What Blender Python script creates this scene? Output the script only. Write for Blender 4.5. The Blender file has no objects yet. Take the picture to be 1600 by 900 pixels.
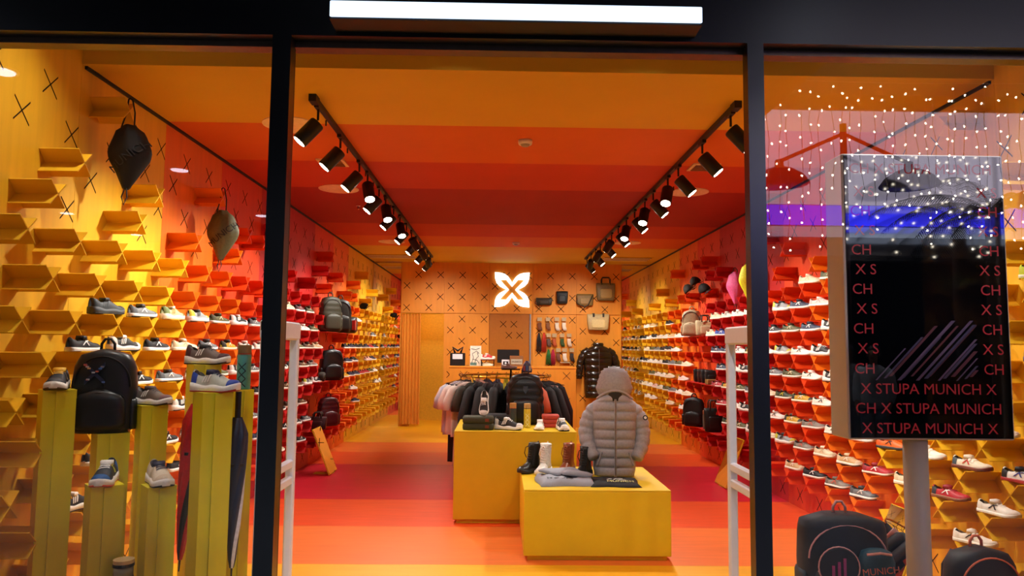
import bpy, math, random
from mathutils import Vector, Matrix
from math import sin, cos, pi, radians as R
rnd = random.Random(7)
S = bpy.context.scene
COL = S.collection

# ------------------------------------------------------------------ camera
PITCH, YAW, ROLL, FPX, EYE = 0.0813, 0.0170, 0.0101, 1130.5, 1.632
cd = bpy.data.cameras.new('camera'); cam = bpy.data.objects.new('camera', cd); COL.objects.link(cam)
cd.sensor_width = 36.0; cd.lens = FPX * 36.0 / 1600.0; cd.clip_start = 0.05; cd.clip_end = 200
cam.matrix_world = (Matrix.Translation((0, 0, EYE)) @ Matrix.Rotation(-YAW, 4, 'Z')
                    @ Matrix.Rotation(pi / 2 + PITCH, 4, 'X') @ Matrix.Rotation(ROLL, 4, 'Z'))
S.camera = cam
# ------------------------------------------------------------------ world / exposure
w = bpy.data.worlds.new('evening_sky'); S.world = w; w.use_nodes = True
w.node_tree.nodes['Background'].inputs[0].default_value = (0.30, 0.36, 0.50, 1)
w.node_tree.nodes['Background'].inputs[1].default_value = 0.10
S.view_settings.view_transform = 'Standard'; S.view_settings.look = 'None'
S.view_settings.gamma = 1.0; S.view_settings.exposure = 0.4; S.view_settings.use_curve_mapping = False
SPOT_W, FRONT_W, MALL_W = 122.0, 85.0, 1100.0

# ------------------------------------------------------------------ room constants
XL, XR, YB, ZC = -2.623, 3.137, 14.94, 3.363
YG, YF = 3.25, 4.46            # shop glass, front of the dropped ceiling
G = 0.23; GY0, GZ0 = 3.674, 1.7426
Y0, STP = 3.285, 1.15
def site(i, k): return GY0 + G * i, GZ0 + G * k

def _ray(u, v):
    u -= 800; v -= 450
    a = (u * cos(ROLL) + v * sin(ROLL)) / FPX; b = -(-u * sin(ROLL) + v * cos(ROLL)) / FPX
    Y = cos(PITCH) - b * sin(PITCH); z = sin(PITCH) + b * cos(PITCH)
    return Vector((a * cos(YAW) + Y * sin(YAW), -a * sin(YAW) + Y * cos(YAW), z))
def at(u, v, y):
    r = _ray(u, v); r = r * (y / r.y); r.z += EYE; return r
def atz(u, v, z):
    r = _ray(u, v); r = r * ((z - EYE) / r.z); r.z += EYE; return r
def atx(u, v, x):
    r = _ray(u, v); r = r * (x / r.x); r.z += EYE; return r

# ------------------------------------------------------------------ materials
def lin(c):
    if isinstance(c, str):
        c = [int(c[j:j + 2], 16) / 255 for j in (0, 2, 4)]
    return tuple(x / 12.92 if x <= .04045 else ((x + .055) / 1.055) ** 2.4 for x in c)
_M = {}
def mat(key, col, rough=.6, metal=0., var=.08, scale=30., bump=0., stretch=None, spec=.5, coat=0.):
    if key in _M: return _M[key]
    m = bpy.data.materials.new(key); m.use_nodes = True
    nt = m.node_tree; n = nt.nodes; l = nt.links; p = n['Principled BSDF']
    c = lin(col)
    tc = n.new('ShaderNodeTexCoord'); mp = n.new('ShaderNodeMapping'); no = n.new('ShaderNodeTexNoise')
    mp.inputs['Scale'].default_value = stretch or (1, 1, 1)
    no.inputs['Scale'].default_value = scale; no.inputs['Detail'].default_value = 4
    l.new(tc.outputs['Object'], mp.inputs[0]); l.new(mp.outputs[0], no.inputs[0])
    r = n.new('ShaderNodeValToRGB')
    r.color_ramp.elements[0].position = .3; r.color_ramp.elements[1].position = .7
    r.color_ramp.elements[0].color = tuple(x * (1 - var) for x in c) + (1,)
    r.color_ramp.elements[1].color = tuple(min(1, x * (1 + var)) for x in c) + (1,)
    l.new(no.outputs['Fac'], r.inputs[0]); l.new(r.outputs[0], p.inputs['Base Color'])
    p.inputs['Roughness'].default_value = rough; p.inputs['Metallic'].default_value = metal
    p.inputs['Specular IOR Level'].default_value = spec
    p.inputs['Coat Weight'].default_value = coat
    if bump:
        b = n.new('ShaderNodeBump'); b.inputs['Strength'].default_value = bump; b.inputs['Distance'].default_value = .004
        l.new(no.outputs['Fac'], b.inputs['Height']); l.new(b.outputs[0], p.inputs['Normal'])
    _M[key] = m; return m
def emit(key, col, strength):
    if key in _M: return _M[key]
    m = bpy.data.materials.new(key); m.use_nodes = True
    p = m.node_tree.nodes['Principled BSDF']
    p.inputs['Base Color'].default_value = lin(col) + (1,)
    p.inputs['Emission Color'].default_value = lin(col) + (1,); p.inputs['Emission Strength'].default_value = strength
    _M[key] = m; return m
def glassy(key, tint=(1, 1, 1), gain=2.0):
    m = bpy.data.materials.new(key); m.use_nodes = True
    nt = m.node_tree; n = nt.nodes; l = nt.links
    for x in list(n):
        if x.type != 'OUTPUT_MATERIAL': n.remove(x)
    fr = n.new('ShaderNodeFresnel'); fr.inputs[0].default_value = 1.5
    mu = n.new('ShaderNodeMath'); mu.operation = 'MULTIPLY'; mu.inputs[1].default_value = gain; mu.use_clamp = True
    t = n.new('ShaderNodeBsdfTransparent'); t.inputs[0].default_value = tint + (1,)
    g = n.new('ShaderNodeBsdfGlossy'); g.inputs['Roughness'].default_value = 0.0
    mx = n.new('ShaderNodeMixShader')
    l.new(fr.outputs[0], mu.inputs[0]); l.new(mu.outputs[0], mx.inputs[0]); l.new(t.outputs[0], mx.inputs[1]); l.new(g.outputs[0], mx.inputs[2])
    l.new(mx.outputs[0], [x for x in n if x.type == 'OUTPUT_MATERIAL'][0].inputs[0])
    return m
WALLC = {'y': 'E6B01C', 'o': 'E5700F', 'r': 'DE4410', 'd': 'BE1A16'}
STR = {0: 'y', 1: 'y', 2: 'o', 3: 'r', 4: 'd', 5: 'd', 6: 'r', 7: 'o', 8: 'y', 9: 'y', 10: 'y'}
def stripe(y): return STR[max(0, min(10, int((y - Y0) // STP)))]
WM = {c: mat('wall_stain_' + c, WALLC[c], .55, var=.07, scale=3., stretch=(6, 6, .5)) for c in WALLC}
SM = {c: mat('shelf_lacquer_' + c, WALLC[c], .42, var=.03, scale=8.) for c in WALLC}
CM = {c: mat('ceiling_paint_' + c, {'y': 'D2A626', 'o': 'CE6614', 'r': 'BE3C10', 'd': 'A01E14'}[c], .8, var=.03, scale=2.) for c in WALLC}
FM = {c: mat('floor_vinyl_' + c, {'y': 'ECAB12', 'o': 'E8742A', 'r': 'E24E16', 'd': 'C8162A'}[c], .42, var=.07, scale=2.5, stretch=(1, 8, 1)) for c in 'yord'}
BLACK = mat('black_powder_coat', '0A0C11', .30, var=.2, scale=4., spec=.7)
MATTE = mat('matte_black_metal', '0B0A0A', .45)
YEL = mat('yellow_lacquer', 'DCB818', .42, var=.04, scale=6.)
YELG = mat('yellow_green_lacquer', 'E6D61E', .40, var=.05, scale=5.)
ORP = mat('orange_board', 'D98A1C', .6, var=.06, scale=4., stretch=(4, 4, .6))
SLOT = mat('slot_shadow_wood', '1E1206', .9, spec=.1)
WHITE = mat('white_plastic', 'E4E6EA', .35, var=.02)
GOLD = mat('gold_metal', 'E0B030', .3, .8)
MIRROR = mat('mirror_silver', 'F2F2F2', .0, 1., var=.0)
CHROME = mat('chrome', 'C8C8C8', .2, 1.)
LAMPON = emit('lamp_lens_glow', 'FFF0D8', 22.)

# ------------------------------------------------------------------ mesh helpers
class MB:
    def __init__(s): s.v = []; s.f = []
    def add(s, vs, fs):
        o = len(s.v); s.v += [tuple(x) for x in vs]; s.f += [tuple(i + o for i in f) for f in fs]; return s
    def box(s, x0, x1, y0, y1, z0, z1):
        return s.add([(x0, y0, z0), (x1, y0, z0), (x1, y1, z0), (x0, y1, z0), (x0, y0, z1), (x1, y0, z1), (x1, y1, z1), (x0, y1, z1)],
                     [(3, 2, 1, 0), (4, 5, 6, 7), (0, 1, 5, 4), (1, 2, 6, 5), (2, 3, 7, 6), (3, 0, 4, 7)])
    def bbox(s, x0, x1, y0, y1, z0, z1, b=.01):      # chamfered box
        rings = []
        for z, i in ((z0, b), (z0 + b, 0), (z1 - b, 0), (z1, b)):
            X0, X1, Y0_, Y1 = x0 + i, x1 - i, y0 + i, y1 - i
            rings.append([(X0 + b, Y0_, z), (X1 - b, Y0_, z), (X1, Y0_ + b, z), (X1, Y1 - b, z), (X1 - b, Y1, z), (X0 + b, Y1, z), (X0, Y1 - b, z), (X0, Y0_ + b, z)])
        return s.loft(rings)
    def loft(s, rings, caps=True, closed=True):
        n = len(rings[0]); vs = [p for r in rings for p in r]; fs = []
        for j in range(len(rings) - 1):
            for i in range(n if closed else n - 1):
                a = j * n + i; b = j * n + (i + 1) % n
                fs.append((a, b, b + n, a + n))
        if caps:
            fs.append(tuple(range(n))[::-1]); fs.append(tuple((len(rings) - 1) * n + i for i in range(n)))
        return s.add(vs, fs)
    def tube(s, pts, r, n=8, caps=True):
        pts = [Vector(p) for p in pts]; rings = []
        rr = r if isinstance(r, (list, tuple)) else [r] * len(pts)
        up = Vector((0, 0, 1)); prev = None
        for j, p in enumerate(pts):
            d = (pts[min(j + 1, len(pts) - 1)] - pts[max(j - 1, 0)]).normalized()
            a = prev - d * prev.dot(d) if prev else (up if abs(d.z) < .95 else Vector((1, 0, 0))).cross(d)
            a.normalize(); b = d.cross(a); prev = a
            rings.append([p + (a * cos(2 * pi * i / n) + b * sin(2 * pi * i / n)) * rr[j] for i in range(n)])
        return s.loft(rings, caps)
    def prism(s, poly, f0, f1):                      # poly of 2D points, f maps (a,b)->3D for the two faces
        n = len(poly)
        vs = [f0(*p) for p in poly] + [f1(*p) for p in poly]
        return s.add(vs, [tuple(range(n))[::-1], tuple(range(n, 2 * n))] + [(i, (i + 1) % n, n + (i + 1) % n, n + i) for i in range(n)])
    def lathe(s, prof, n=20, c=(0, 0, 0)):
        return s.loft([[(c[0] + r * cos(2 * pi * i / n), c[1] + r * sin(2 * pi * i / n), c[2] + z) for i in range(n)] for r, z in prof])
    def xf(s, M): s.v = [tuple(M @ Vector(p)) for p in s.v]; return s
    def mesh(s, name, m=None, smooth=False):
        me = bpy.data.meshes.new(name); me.from_pydata(s.v, [], s.f); me.validate(); me.update()
        if smooth: 
            me.polygons.foreach_set('use_smooth', [True] * len(me.polygons))
        if m: me.materials.append(m)
        return me
    def build(s, name, m, parent=None, smooth=False, loc=None, autosm=None):
        return link(name, s.mesh(name, m, smooth), parent, loc)
def fixn(o):
    import bmesh
    b = bmesh.new(); b.from_mesh(o.data); bmesh.ops.recalc_face_normals(b, faces=b.faces); b.to_mesh(o.data); b.free(); return o
def link(name, data, parent=None, loc=None, rot=None):
    o = bpy.data.objects.new(name, data); COL.objects.link(o)
    if parent: o.parent = parent
    if loc is not None: o.location = loc
    if rot is not None: o.rotation_euler = rot
    return o
def use(o, m):
    o.material_slots[0].link = 'OBJECT'; o.material_slots[0].material = m; return o
def tag(o, label, cat, group=None):
    o['label'] = label; o['category'] = cat
    if group: o['group'] = group
    return o
def thing(name, label, cat, loc=(0, 0, 0), rz=0., group=None):
    o = link(name, None, None, loc, (0, 0, rz)); o.empty_display_size = .05
    return tag(o, label, cat, group)
def struct(name, mb, m, label=None):
    o = mb.build(name, m); o['kind'] = 'structure'
    if label: o['label'] = label
    return o
def sring(cx, cy, z, rx, ry, n=2.6, N=20):
    out = []
    for i in range(N):
        a = 2 * pi * i / N; c_, s_ = cos(a), sin(a)
        out.append((cx + rx * math.copysign(abs(c_) ** (2 / n), c_), cy + ry * math.copysign(abs(s_) ** (2 / n), s_), z))
    return out
def text_mesh(name, body, size, m, ext=.001, align='CENTER'):
    cu = bpy.data.curves.new(name, 'FONT'); cu.body = body; cu.size = size; cu.extrude = ext; cu.align_x = align; cu.align_y = 'CENTER'
    cu.resolution_u = 3
    o = bpy.data.objects.new(name, cu); COL.objects.link(o)
    bpy.context.view_layer.update()
    me = bpy.data.meshes.new_from_object(o.evaluated_get(bpy.context.evaluated_depsgraph_get()))
    bpy.data.objects.remove(o); bpy.data.curves.remove(cu)
    me.name = name; me.materials.clear(); me.materials.append(m); return me
UPR = (pi / 2, 0, 0)        # text standing up, facing the shop front
def interp(t, xs, ys):
    if t <= xs[0]: return ys[0]
    for j in range(1, len(xs)):
        if t <= xs[j]:
            f = (t - xs[j - 1]) / (xs[j] - xs[j - 1]); f = f * f * (3 - 2 * f) * .5 + f * .5
            return ys[j - 1] + (ys[j] - ys[j - 1]) * f
    return ys[-1]
def add_light(name, kind, parent, loc, energy, col=(1, .955, .87), direction=None, size=.05, spot=None, blend=.5):
    ld = bpy.data.lights.new(name, kind); ld.energy = energy; ld.color = col
    if kind == 'SPOT': ld.spot_size = spot; ld.spot_blend = blend; ld.shadow_soft_size = size
    elif kind == 'AREA': ld.size = size
    else: ld.shadow_soft_size = size
    o = link(name, ld, parent, loc)
    if direction is not None: o.rotation_euler = Vector(direction).to_track_quat('-Z', 'Y').to_euler()
    return o

# ================================================================== SETTING
# floor
fl = struct('floor', MB().box(XL - .1, XR + .1, YG - .1, YB + 1.6, -.10, -.004), FM['y'], 'shop floor laid in yellow, orange and red bands')
edges = [Y0 - .1] + [Y0 + STP * j for j in range(1, 11)] + [YB + 1.5]
for a, b in zip(edges[:-1], edges[1:]):
    MB().box(XL, XR, a, b - .002, -.02, 0).build('floor_band', FM[stripe((a + b) / 2)], fl)
struct('pavement_outside', MB().box(-14, 16, -14, YG - .1, -.15, -.01), mat('grey_granite_paving', '2C2C30', .6, var=.15, scale=20.), 'grey stone paving of the arcade outside the shop')
# ceiling
ce = struct('ceiling', MB().box(XL, XR, YF, YB, ZC + .012, ZC + .12), CM['y'], 'dropped shop ceiling painted in yellow, orange and red bands')
for a, b in zip([YF] + edges[2:11], edges[2:11] + [YB]):
    MB().box(XL + .02, XR - .02, a, b - .001, ZC, ZC + .012).build('ceiling_band', CM[stripe((a + b) / 2)], ce)
struct('ceiling_fascia', MB().box(XL, XR, YF - .03, YF, ZC, 3.92), CM['y'], 'yellow upright face at the front of the dropped ceiling')
struct('ceiling_front', MB().box(XL, XR, YG, YF, 3.92, 4.0), CM['y'], 'higher yellow ceiling strip above the shop window')
struct('trim_1', MB().box(-1.32, 1.49, YG + .05, YF - .03, 3.52, 3.9), CM['y'], 'yellow soffit box above the shop entrance')
struct('trim_2', MB().box(XL, XL + .022, YF, YB, ZC - .02, ZC + .01), MATTE, 'dark shadow gap between left wall and ceiling')
struct('trim_3', MB().box(XR - .022, XR, YF, YB, ZC - .02, ZC + .01), MATTE, 'dark shadow gap between right wall and ceiling')

# X slot and X shelf meshes
def xslot_mesh(ax):        # X in the plane across ax, thin inlay
    b = MB(); h = .065; t = .0045 if ax == 'x' else .0085; d = .0015
    for sgn in (1, -1):
        pts = [(-h, -h * sgn - t), (-h, -h * sgn + t), (h, h * sgn + t), (h, h * sgn - t)]
        if ax == 'x': b.prism(pts, lambda p, q: (-d, p, q), lambda p, q: (d, p, q))
        else: b.prism(pts, lambda p, q: (p, d, q), lambda p, q: (p, -d, q))
    return b.mesh('cross_slot', SLOT)
XSL, YSL = xslot_mesh('x'), xslot_mesh('y')
def shelf_mesh():
    b = MB(); h = .066; t = .0032; p = .23
    for sgn in (1, -1):
        pts = [(-h - t * .7, -h * sgn + t * sgn * .7), (-h + t * .7, -h * sgn - t * sgn * .7), (h + t * .7, h * sgn - t * sgn * .7), (h - t * .7, h * sgn + t * sgn * .7)]
        b.prism(pts, lambda a, c: (-.03, a, c), lambda a, c: (p, a, c))
    return b.mesh('display_shelf', SM['y'])
SHELF = shelf_mesh()
fixm = link('tmp', SHELF); fixn(fixm); bpy.data.objects.remove(fixm)

HIGH_L = {(4, 6), (1, 3), (2, 4), (6, 4), (5, 3), (11, 5), (14, 4), (16, 4), (9, 3), (13, 3), (19, 5), (21, 3), (29, 5), (28, 4), (32, 4), (25, 3), (29, 3), (37, 3), (41, 5), (38, 4), (43, 3), (46, 4), (35, 3)}
HIGH_R = {(2, 4), (4, 6), (5, 3), (8, 4), (13, 3), (11, 5), (17, 3), (16, 4), (29, 5), (31, 5), (29, 3), (25, 3), (28, 4), (26, 4), (33, 3), (37, 5), (23, 3), (39, 3), (42, 4), (35, 3), (45, 3), (19, 5)}
BAGS_L = [(28, 34, 1, 1), (29, 34, -2, -2), (29, 33, -5, -5)]
def in_slots(i, k, L): return any(a <= i <= b and c <= k <= d for a, b, c, d in L)
GAP_L = [(28, 32, 0, 2), (33, 36, 1, 1), (28, 32, -2, -1), (26, 31, -5, -4)]
GAP_R = [(29, 33, 1, 2), (28, 33, -2, -2), (27, 33, -5, -4)]
SHELVES = {'left': [], 'right': []}
def side_wall(name, x, sgn, high, gap):
    root = struct(name, MB().box(min(x, x - sgn * .12), max(x, x - sgn * .12), YG - .1, YB + 1.6, 0, 4.0), WM['y'],
                  ('left' if sgn > 0 else 'right') + ' shop wall of stained panels striped yellow, orange and red')
    for a, b in zip(edges[:-1], edges[1:]):
        MB().box(min(x, x + sgn * .004), max(x, x + sgn * .004), a, min(b, YB) - .003, .0, 3.92 if b < YF else ZC).build('wall_panel', WM[stripe((a + b) / 2)], root)
    for k in range(-7, 10):
        for i in range(-1, 49):
            if (i + k) % 2: continue
            y, z = site(i, k)
            if y < YG + .12 or y > YB - .1: continue
            if z > ZC - .1 and y > YF - .1: continue
            if z > 3.85: continue
            has = (-6 <= k <= 2 and i >= 0) or (i, k) in high
            if in_slots(i, k, gap): has = False
            if has:
                o = link('display_shelf', SHELF, root, (x, y, z), (0, 0, 0 if sgn > 0 else pi)); use(o, SM[stripe(y)])
                SHELVES['left' if sgn > 0 else 'right'].append((i, k))
            else:
                link('cross_slot', XSL, root, (x + sgn * .0045, y, z))
    return root
WL = side_wall('wall_left', XL, 1, HIGH_L, GAP_L)
WR = side_wall('wall_right', XR, -1, HIGH_R, GAP_R)
def tray(root, x, sgn, y0, y1, z, col):
    MB().box(min(x, x + sgn * .25), max(x, x + sgn * .25), y0, y1, z, z + .008).build('bag_tray', SM[col], root)
tray(WL, XL, 1, 10.0, 11.75, GZ0 + .068, 'd'); tray(WL, XL, 1, 9.7, 11.3, 1.13, 'd'); tray(WL, XL, 1, 9.7, 11.2, .50, 'd')
tray(WR, XR, -1, 10.2, 11.3, GZ0 + .068, 'd'); tray(WR, XR, -1, 9.9, 11.2, 1.13, 'd'); tray(WR, XR, -1, 9.6, 11.2, .49, 'd')

# back wall, built of panels round the fitting-room and door openings
bw = struct('wall_back', MB().box(-1.14, -.21, YB + .01, YB + .1, 0, ZC).box(-2.03, -1.838, YB + .01, YB + .1, 0, ZC).box(-1.838, -1.14, YB + .01, YB + .1, 2.30, ZC)
            .box(-.21, .63, YB + .05, YB + .1, 0, ZC).box(.63, 2.52, YB + .01, YB + .1, 0, ZC).box(XL, -2.03, YB + .02, YB + .1, 0, ZC).box(2.52, XR, YB + .02, YB + .1, 0, ZC),
            ORP, 'back wall of orange perforated board with cross cut-outs')
xs_ = [-2.03, -1.14, -.21, .69, 1.59, 2.52]
for a, b in zip(xs_[:-1], xs_[1:]):
    MB().box(a + .003, b - .003, YB - .012, YB + .01, 2.315, ZC).build('wall_panel', ORP, bw)
MB().box(-1.137, -.213, YB - .012, YB + .01, 0, 2.305).build('wall_panel', ORP, bw)
MB().box(.69, 1.587, YB - .012, YB + .01, 0, 2.305).build('wall_panel', ORP, bw)
MB().box(1.593, 2.517, YB - .012, YB + .01, 0, 2.305).build('wall_panel', ORP, bw)
for j in range(0, 14):
    z = 3.105 - .2275 * j
    for n in range(-10, 12):
        x = -1.68 + .455 * n + (-.235 if j % 2 else 0)
        if x < -1.95 or x > 2.45: continue
        if -1.9 < x < -1.08 and z < 2.36: continue
        if -.3 < x < .72 and z < 2.36: continue
        if -.15 < x < .65 and 2.42 < z < 3.2 and (abs(x - .25) < .27 and abs(z - 2.81) < .27): continue
        link('cross_slot', YSL, bw, (x, YB - .0135, z))
dr = struct('door_1', MB().box(-.205, .625, YB + .012, YB + .045, 0, 2.31), mat('brown_orange_door', 'A86410', .35, var=.05), 'flush brown-orange door in the back wall')
MB().box(.625, .655, YB - .016, YB + .03, 0, 2.31).build('door_edge_strip', mat('grey_aluminium', '8E9090', .4, .6), dr)
MB().box(.60, .62, YB - .04, YB + .012, 1.02, 1.16).build('door_handle', MATTE, dr)
for q in ((.08, 2.1), (.3, 2.1), (.2, 1.87), (.42, 1.87)):
    link('cross_slot', YSL, dr, (q[0], YB + .0125, q[1])); use(dr.children[-1], mat('faint_cross', '96560C', .5))
struct('mirror_left', MB().box(XL + .01, -2.04, YB - .015, YB + .01, 0, ZC - .02), MIRROR, 'tall mirror filling the left end of the back wall')
struct('mirror_right', MB().box(2.53, XR - .01, YB - .015, YB + .01, 0, ZC - .02), MIRROR, 'tall mirror filling the right end of the back wall')
fr = struct('wall_fitting_room', MB().box(-1.87, -1.838, YB + .1, YB + 1.3, 0, 2.5).box(-1.14, -1.10, YB + .1, YB + 1.3, 0, 2.5).box(-1.87, -1.1, YB + 1.3, YB + 1.35, 0, 2.5).box(-1.87, -1.1, YB + .1, YB + 1.35, 2.5, 2.54),
            mat('fitting_room_yellow', 'D9A41A', .7), 'yellow fitting room cubicle behind the back wall')
add_light('fitting_room_light', 'POINT', fr, (-1.35, YB + .45, 2.35), 9, size=.08)

# facade
ft = struct('trim_4', MB().box(-14, 16, YG - .1, YG + .07, 3.012, 5.4), BLACK, 'black metal header beam above the shop front')
MB().box(-14, 16, YG - .03, YG + .04, 2.985, 3.012).build('header_rail', mat('bronze_rail', '6A5848', .35, .7), ft)
for nm, xa, xb in (('trim_5', -1.027, -.945), ('trim_6', 1.106, 1.179)):
    struct(nm, MB().box(xa, xb, YG - .1, YG - .035, 0, 3.012), BLACK, ('left' if xa < 0 else 'right') + ' black metal upright of the shop entrance')
    MB().box(xa + .006 if xa > 0 else xb - .004, xa + .01 if xa > 0 else xb, YG - .035, YG - .02, 0, 2.98).build('edge_seal', mat('brown_seal', '3A2410', .5), bpy.data.objects[nm])
GL = glassy('window_glass', (.97, .97, .96), 1.7)
CLR = mat('glass_edge', '6A7A70', .2)
for nm, xa, xb in (('window_1', -4.5, -1.027), ('window_2', 1.179, 5.2)):
    b = MB().add([(xa, YG, 0), (xb, YG, 0), (xb, YG, 2.99), (xa, YG, 2.99)], [(0, 1, 2, 3)])
    o = struct(nm, b, GL, 'large clear shop window pane ' + ('left' if xa < 0 else 'right') + ' of the entrance')
    MB().box(xa, xb, YG - .03, YG + .04, 0, .06).build('window_sill', BLACK, o)
struct('wall_facade_side', MB().box(-14, -4.5, YG - .1, YG + .1, 0, 3.0).box(5.2, 16, YG - .1, YG + .1, 0, 3.0), BLACK, 'dark neighbouring shop fronts beside the windows')
lb = thing('light_bar', 'long white glowing bar lamp mounted on the black header', 'lamp', (.06, YG - .1, 3.03))
MB().box(-.805, .805, -.132, 0, .0, .082).build('housing', MATTE, lb)
MB().bbox(-.803, .803, -.142, -.130, .008, .078, .003).build('diffuser', emit('bar_light_glow', 'CFE6FF', 1.25), lb)

# ================================================================== TRACK LIGHTS
def head_meshes():
    body = MB().lathe([(.052, -.16), (.056, -.155), (.056, .02), (.05, .03)], 20).mesh('barrel', MATTE, True)
    rim = MB().lathe([(.046, -.163), (.046, -.1605)], 20).mesh('lens', LAMPON)
    return body, rim
HB, HLENS = head_meshes()
def track(name, x, label, sgn, side):
    t = thing(name, label, 'track light', (x, 0, ZC))
    MB().box(-.018, .018, 4.93, 13.9, -.034, 0).build('rail', MATTE, t)
    MB().box(-.026, .026, 4.90, 5.0, -.05, 0).build('end_feed', MATTE, t)
ys_ = [5.07, 5.80, 6.60, 7.02, 7.70, 8.15, 8.78, 9.35, 10.0, 10.6, 11.2, 11.8, 12.4, 13.0, 13.6]
for side, x, sgn in (('left', -1.31, -1), ('right', 1.65, 1)):
    track('light_track', x, 'black ceiling light track running down the %s side' % side, sgn, side)
    for j, y in enumerate(ys_):
        wallaim = j in (0, 1, 2, 4, 6, 8, 10, 12)
        d = (Vector((sgn * .62, -.15, -.75)) if wallaim else Vector((sgn * -.22, -.42, -.86)) if j < 8 else Vector((sgn * -.40, .55, -.70)) if j < 12
             else Vector((sgn * -.05, .76, -.66)) if j == 13 else Vector((sgn * .66, .25, -.72)))
        h = thing('track_spotlight', 'black cylindrical spotlight, number %s from the entrance on the %s track' % (['one', 'two', 'three', 'four', 'five', 'six', 'seven', 'eight', 'nine', 'ten', 'eleven', 'twelve', 'thirteen', 'fourteen', 'fifteen'][j], side),
                  'spotlight', (x, y, ZC - .034), 0, 'spotlights on the %s ceiling track' % side)
        MB().box(-.016, .016, -.06, .06, -.022, 0).build('adapter', MATTE, h)
        MB().tube([(0, 0, -.02), (0, 0, -.10)], .009).build('stem', MATTE, h)
        pv = Vector((0, 0, -.12)) + d.normalized() * .03
        q = d.to_track_quat('-Z', 'Y').to_euler()
        link('barrel', HB, h, pv, q); link('lens', HLENS, h, pv, q)
        MB().tube([(.058, 0, -.10), (.058, 0, -.14)], .006).build('yoke', MATTE, h)
        add_light('spot_beam', 'SPOT', h, pv + d.normalized() * .18, SPOT_W * (1.0 if wallaim else .8), direction=d, size=.045, spot=R(82 if wallaim else 95), blend=1.0)
# unseen lamps added above the windows; the centre pair lights the tables
for x in (-2.0, -.3, .9, 2.4):
    h = thing('unseen_downlight', 'unseen downlight added above the shop window, ' + {-2.0: 'far left', -.3: 'centre left', .9: 'centre right', 2.4: 'far right'}[x], 'spotlight', (x, 3.78 if abs(x) > 1.8 else 3.62, 3.92 if abs(x) > 1.8 else 3.52), 0, 'unseen downlights above the shop window')
    MB().lathe([(.07, -.012), (.07, 0), (.045, 0), (.045, -.012)], 20).build('trim_ring', WHITE, h)
    MB().lathe([(.04, -.018), (.04, -.0122)], 16).build('lens', LAMPON, h)
    add_light('downlight_beam', 'SPOT', h, (0, 0, -.03), FRONT_W * (1.15 if abs(x) < 1 else .9), (1, .95, .88), (-.12, -.02, -1) if x < -1 else (.12, -.02, -1) if x > 2 else (0, .62, -.78), .05, R(92), .9)

# ceiling fittings
o = thing('smoke_detector', 'round white smoke detector on the orange ceiling band', 'smoke detector', (.20, 5.96, ZC))
MB().lathe([(.055, -.035), (.06, -.02), (.06, 0)], 20).build('housing', WHITE, o, True); MB().lathe([(.03, -.05), (.04, -.035)], 16).build('sensor', mat('grey_plastic', '9A9A98', .5), o)
o = thing('smoke_detector', 'small white detector on the rear orange ceiling band', 'smoke detector', (.26, 11.9, ZC))
MB().lathe([(.055, -.035), (.06, -.02), (.06, 0)], 20).build('housing', WHITE, o, True); MB().lathe([(.03, -.05), (.04, -.035)], 16).build('sensor', _M['grey_plastic'], o)
BEIGE = mat('vent_enamel', 'E8D8B8', .5)
for x, y, l in ((-1.80, 7.95, 'left track on the red band'), (2.08, 7.87, 'right track on the red band'), (-1.81, 12.0, 'left track near the back'), (2.1, 11.8, 'right track near the back'), (-1.66, 5.62, 'left track nearest the entrance')):
    o = thing('ceiling_diffuser', 'round slotted air diffuser beside the ' + l, 'air vent', (x, y, ZC), 0, 'round ceiling air diffusers')
    for j in range(4): MB().lathe([(.06 + .045 * j, -.022 + .004 * j), (.085 + .045 * j, -.018 + .004 * j), (.085 + .045 * j, 0), (.06 + .045 * j, 0)], 28).build('ring', BEIGE, o)
    MB().lathe([(.035, -.024), (.035, 0)], 16).build('hub', BEIGE, o)
for x, y, l in ((-1.6, 6.78, 'left'), (1.93, 6.75, 'right')):  # square air-conditioning grilles, no light in them
    o = thing('ceiling_ac_grille', 'square beige ceiling fitting beside the %s light track' % l, 'ceiling light', (x, y, ZC))
    MB().box(-.13, .13, -.13, .13, -.012, 0).build('frame', BEIGE, o)
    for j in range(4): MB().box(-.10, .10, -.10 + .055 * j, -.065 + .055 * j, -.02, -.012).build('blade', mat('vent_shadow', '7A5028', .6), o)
for x, y, l in ((-1.77, 8.92, 'left'), (2.0, 8.9, 'right')):
    o = thing('sprinkler', 'small ceiling sprinkler head on the %s of the red band' % l, 'sprinkler', (x, y, ZC))
    MB().lathe([(.03, -.006), (.03, 0)], 16).build('rosette', WHITE, o); MB().lathe([(.006, -.04), (.01, -.006)], 8).build('nozzle', CHROME, o); MB().lathe([(.018, -.044), (.018, -.04)], 10).build('deflector', CHROME, o)
for x, l in ((-2.1, 'left'), (2.45, 'right')):
    o = thing('slot_vent', 'long slotted ceiling grille at the back %s corner' % l, 'air vent', (x, 13.95, ZC))
    MB().box(-.48, .48, -.3, .3, -.008, 0).build('frame', CM['y'], o)
    for j in range(6): MB().box(-.45, .45, -.26 + .09 * j, -.22 + .09 * j, -.016, -.008).build('slat', BEIGE if j % 2 else _M['vent_shadow'], o)
o = thing('exit_sensor', 'small dark red box sensor on ceiling near right track end', 'sensor', (2.05, 14.5, ZC)); MB().bbox(-.06, .06, -.04, .04, -.09, 0, .01).build('housing', mat('dark_red_plastic', '5A1410', .5), o); MB().lathe([(.02, -.1), (.02, -.088)], 12).build('lens', MATTE, o)

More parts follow.
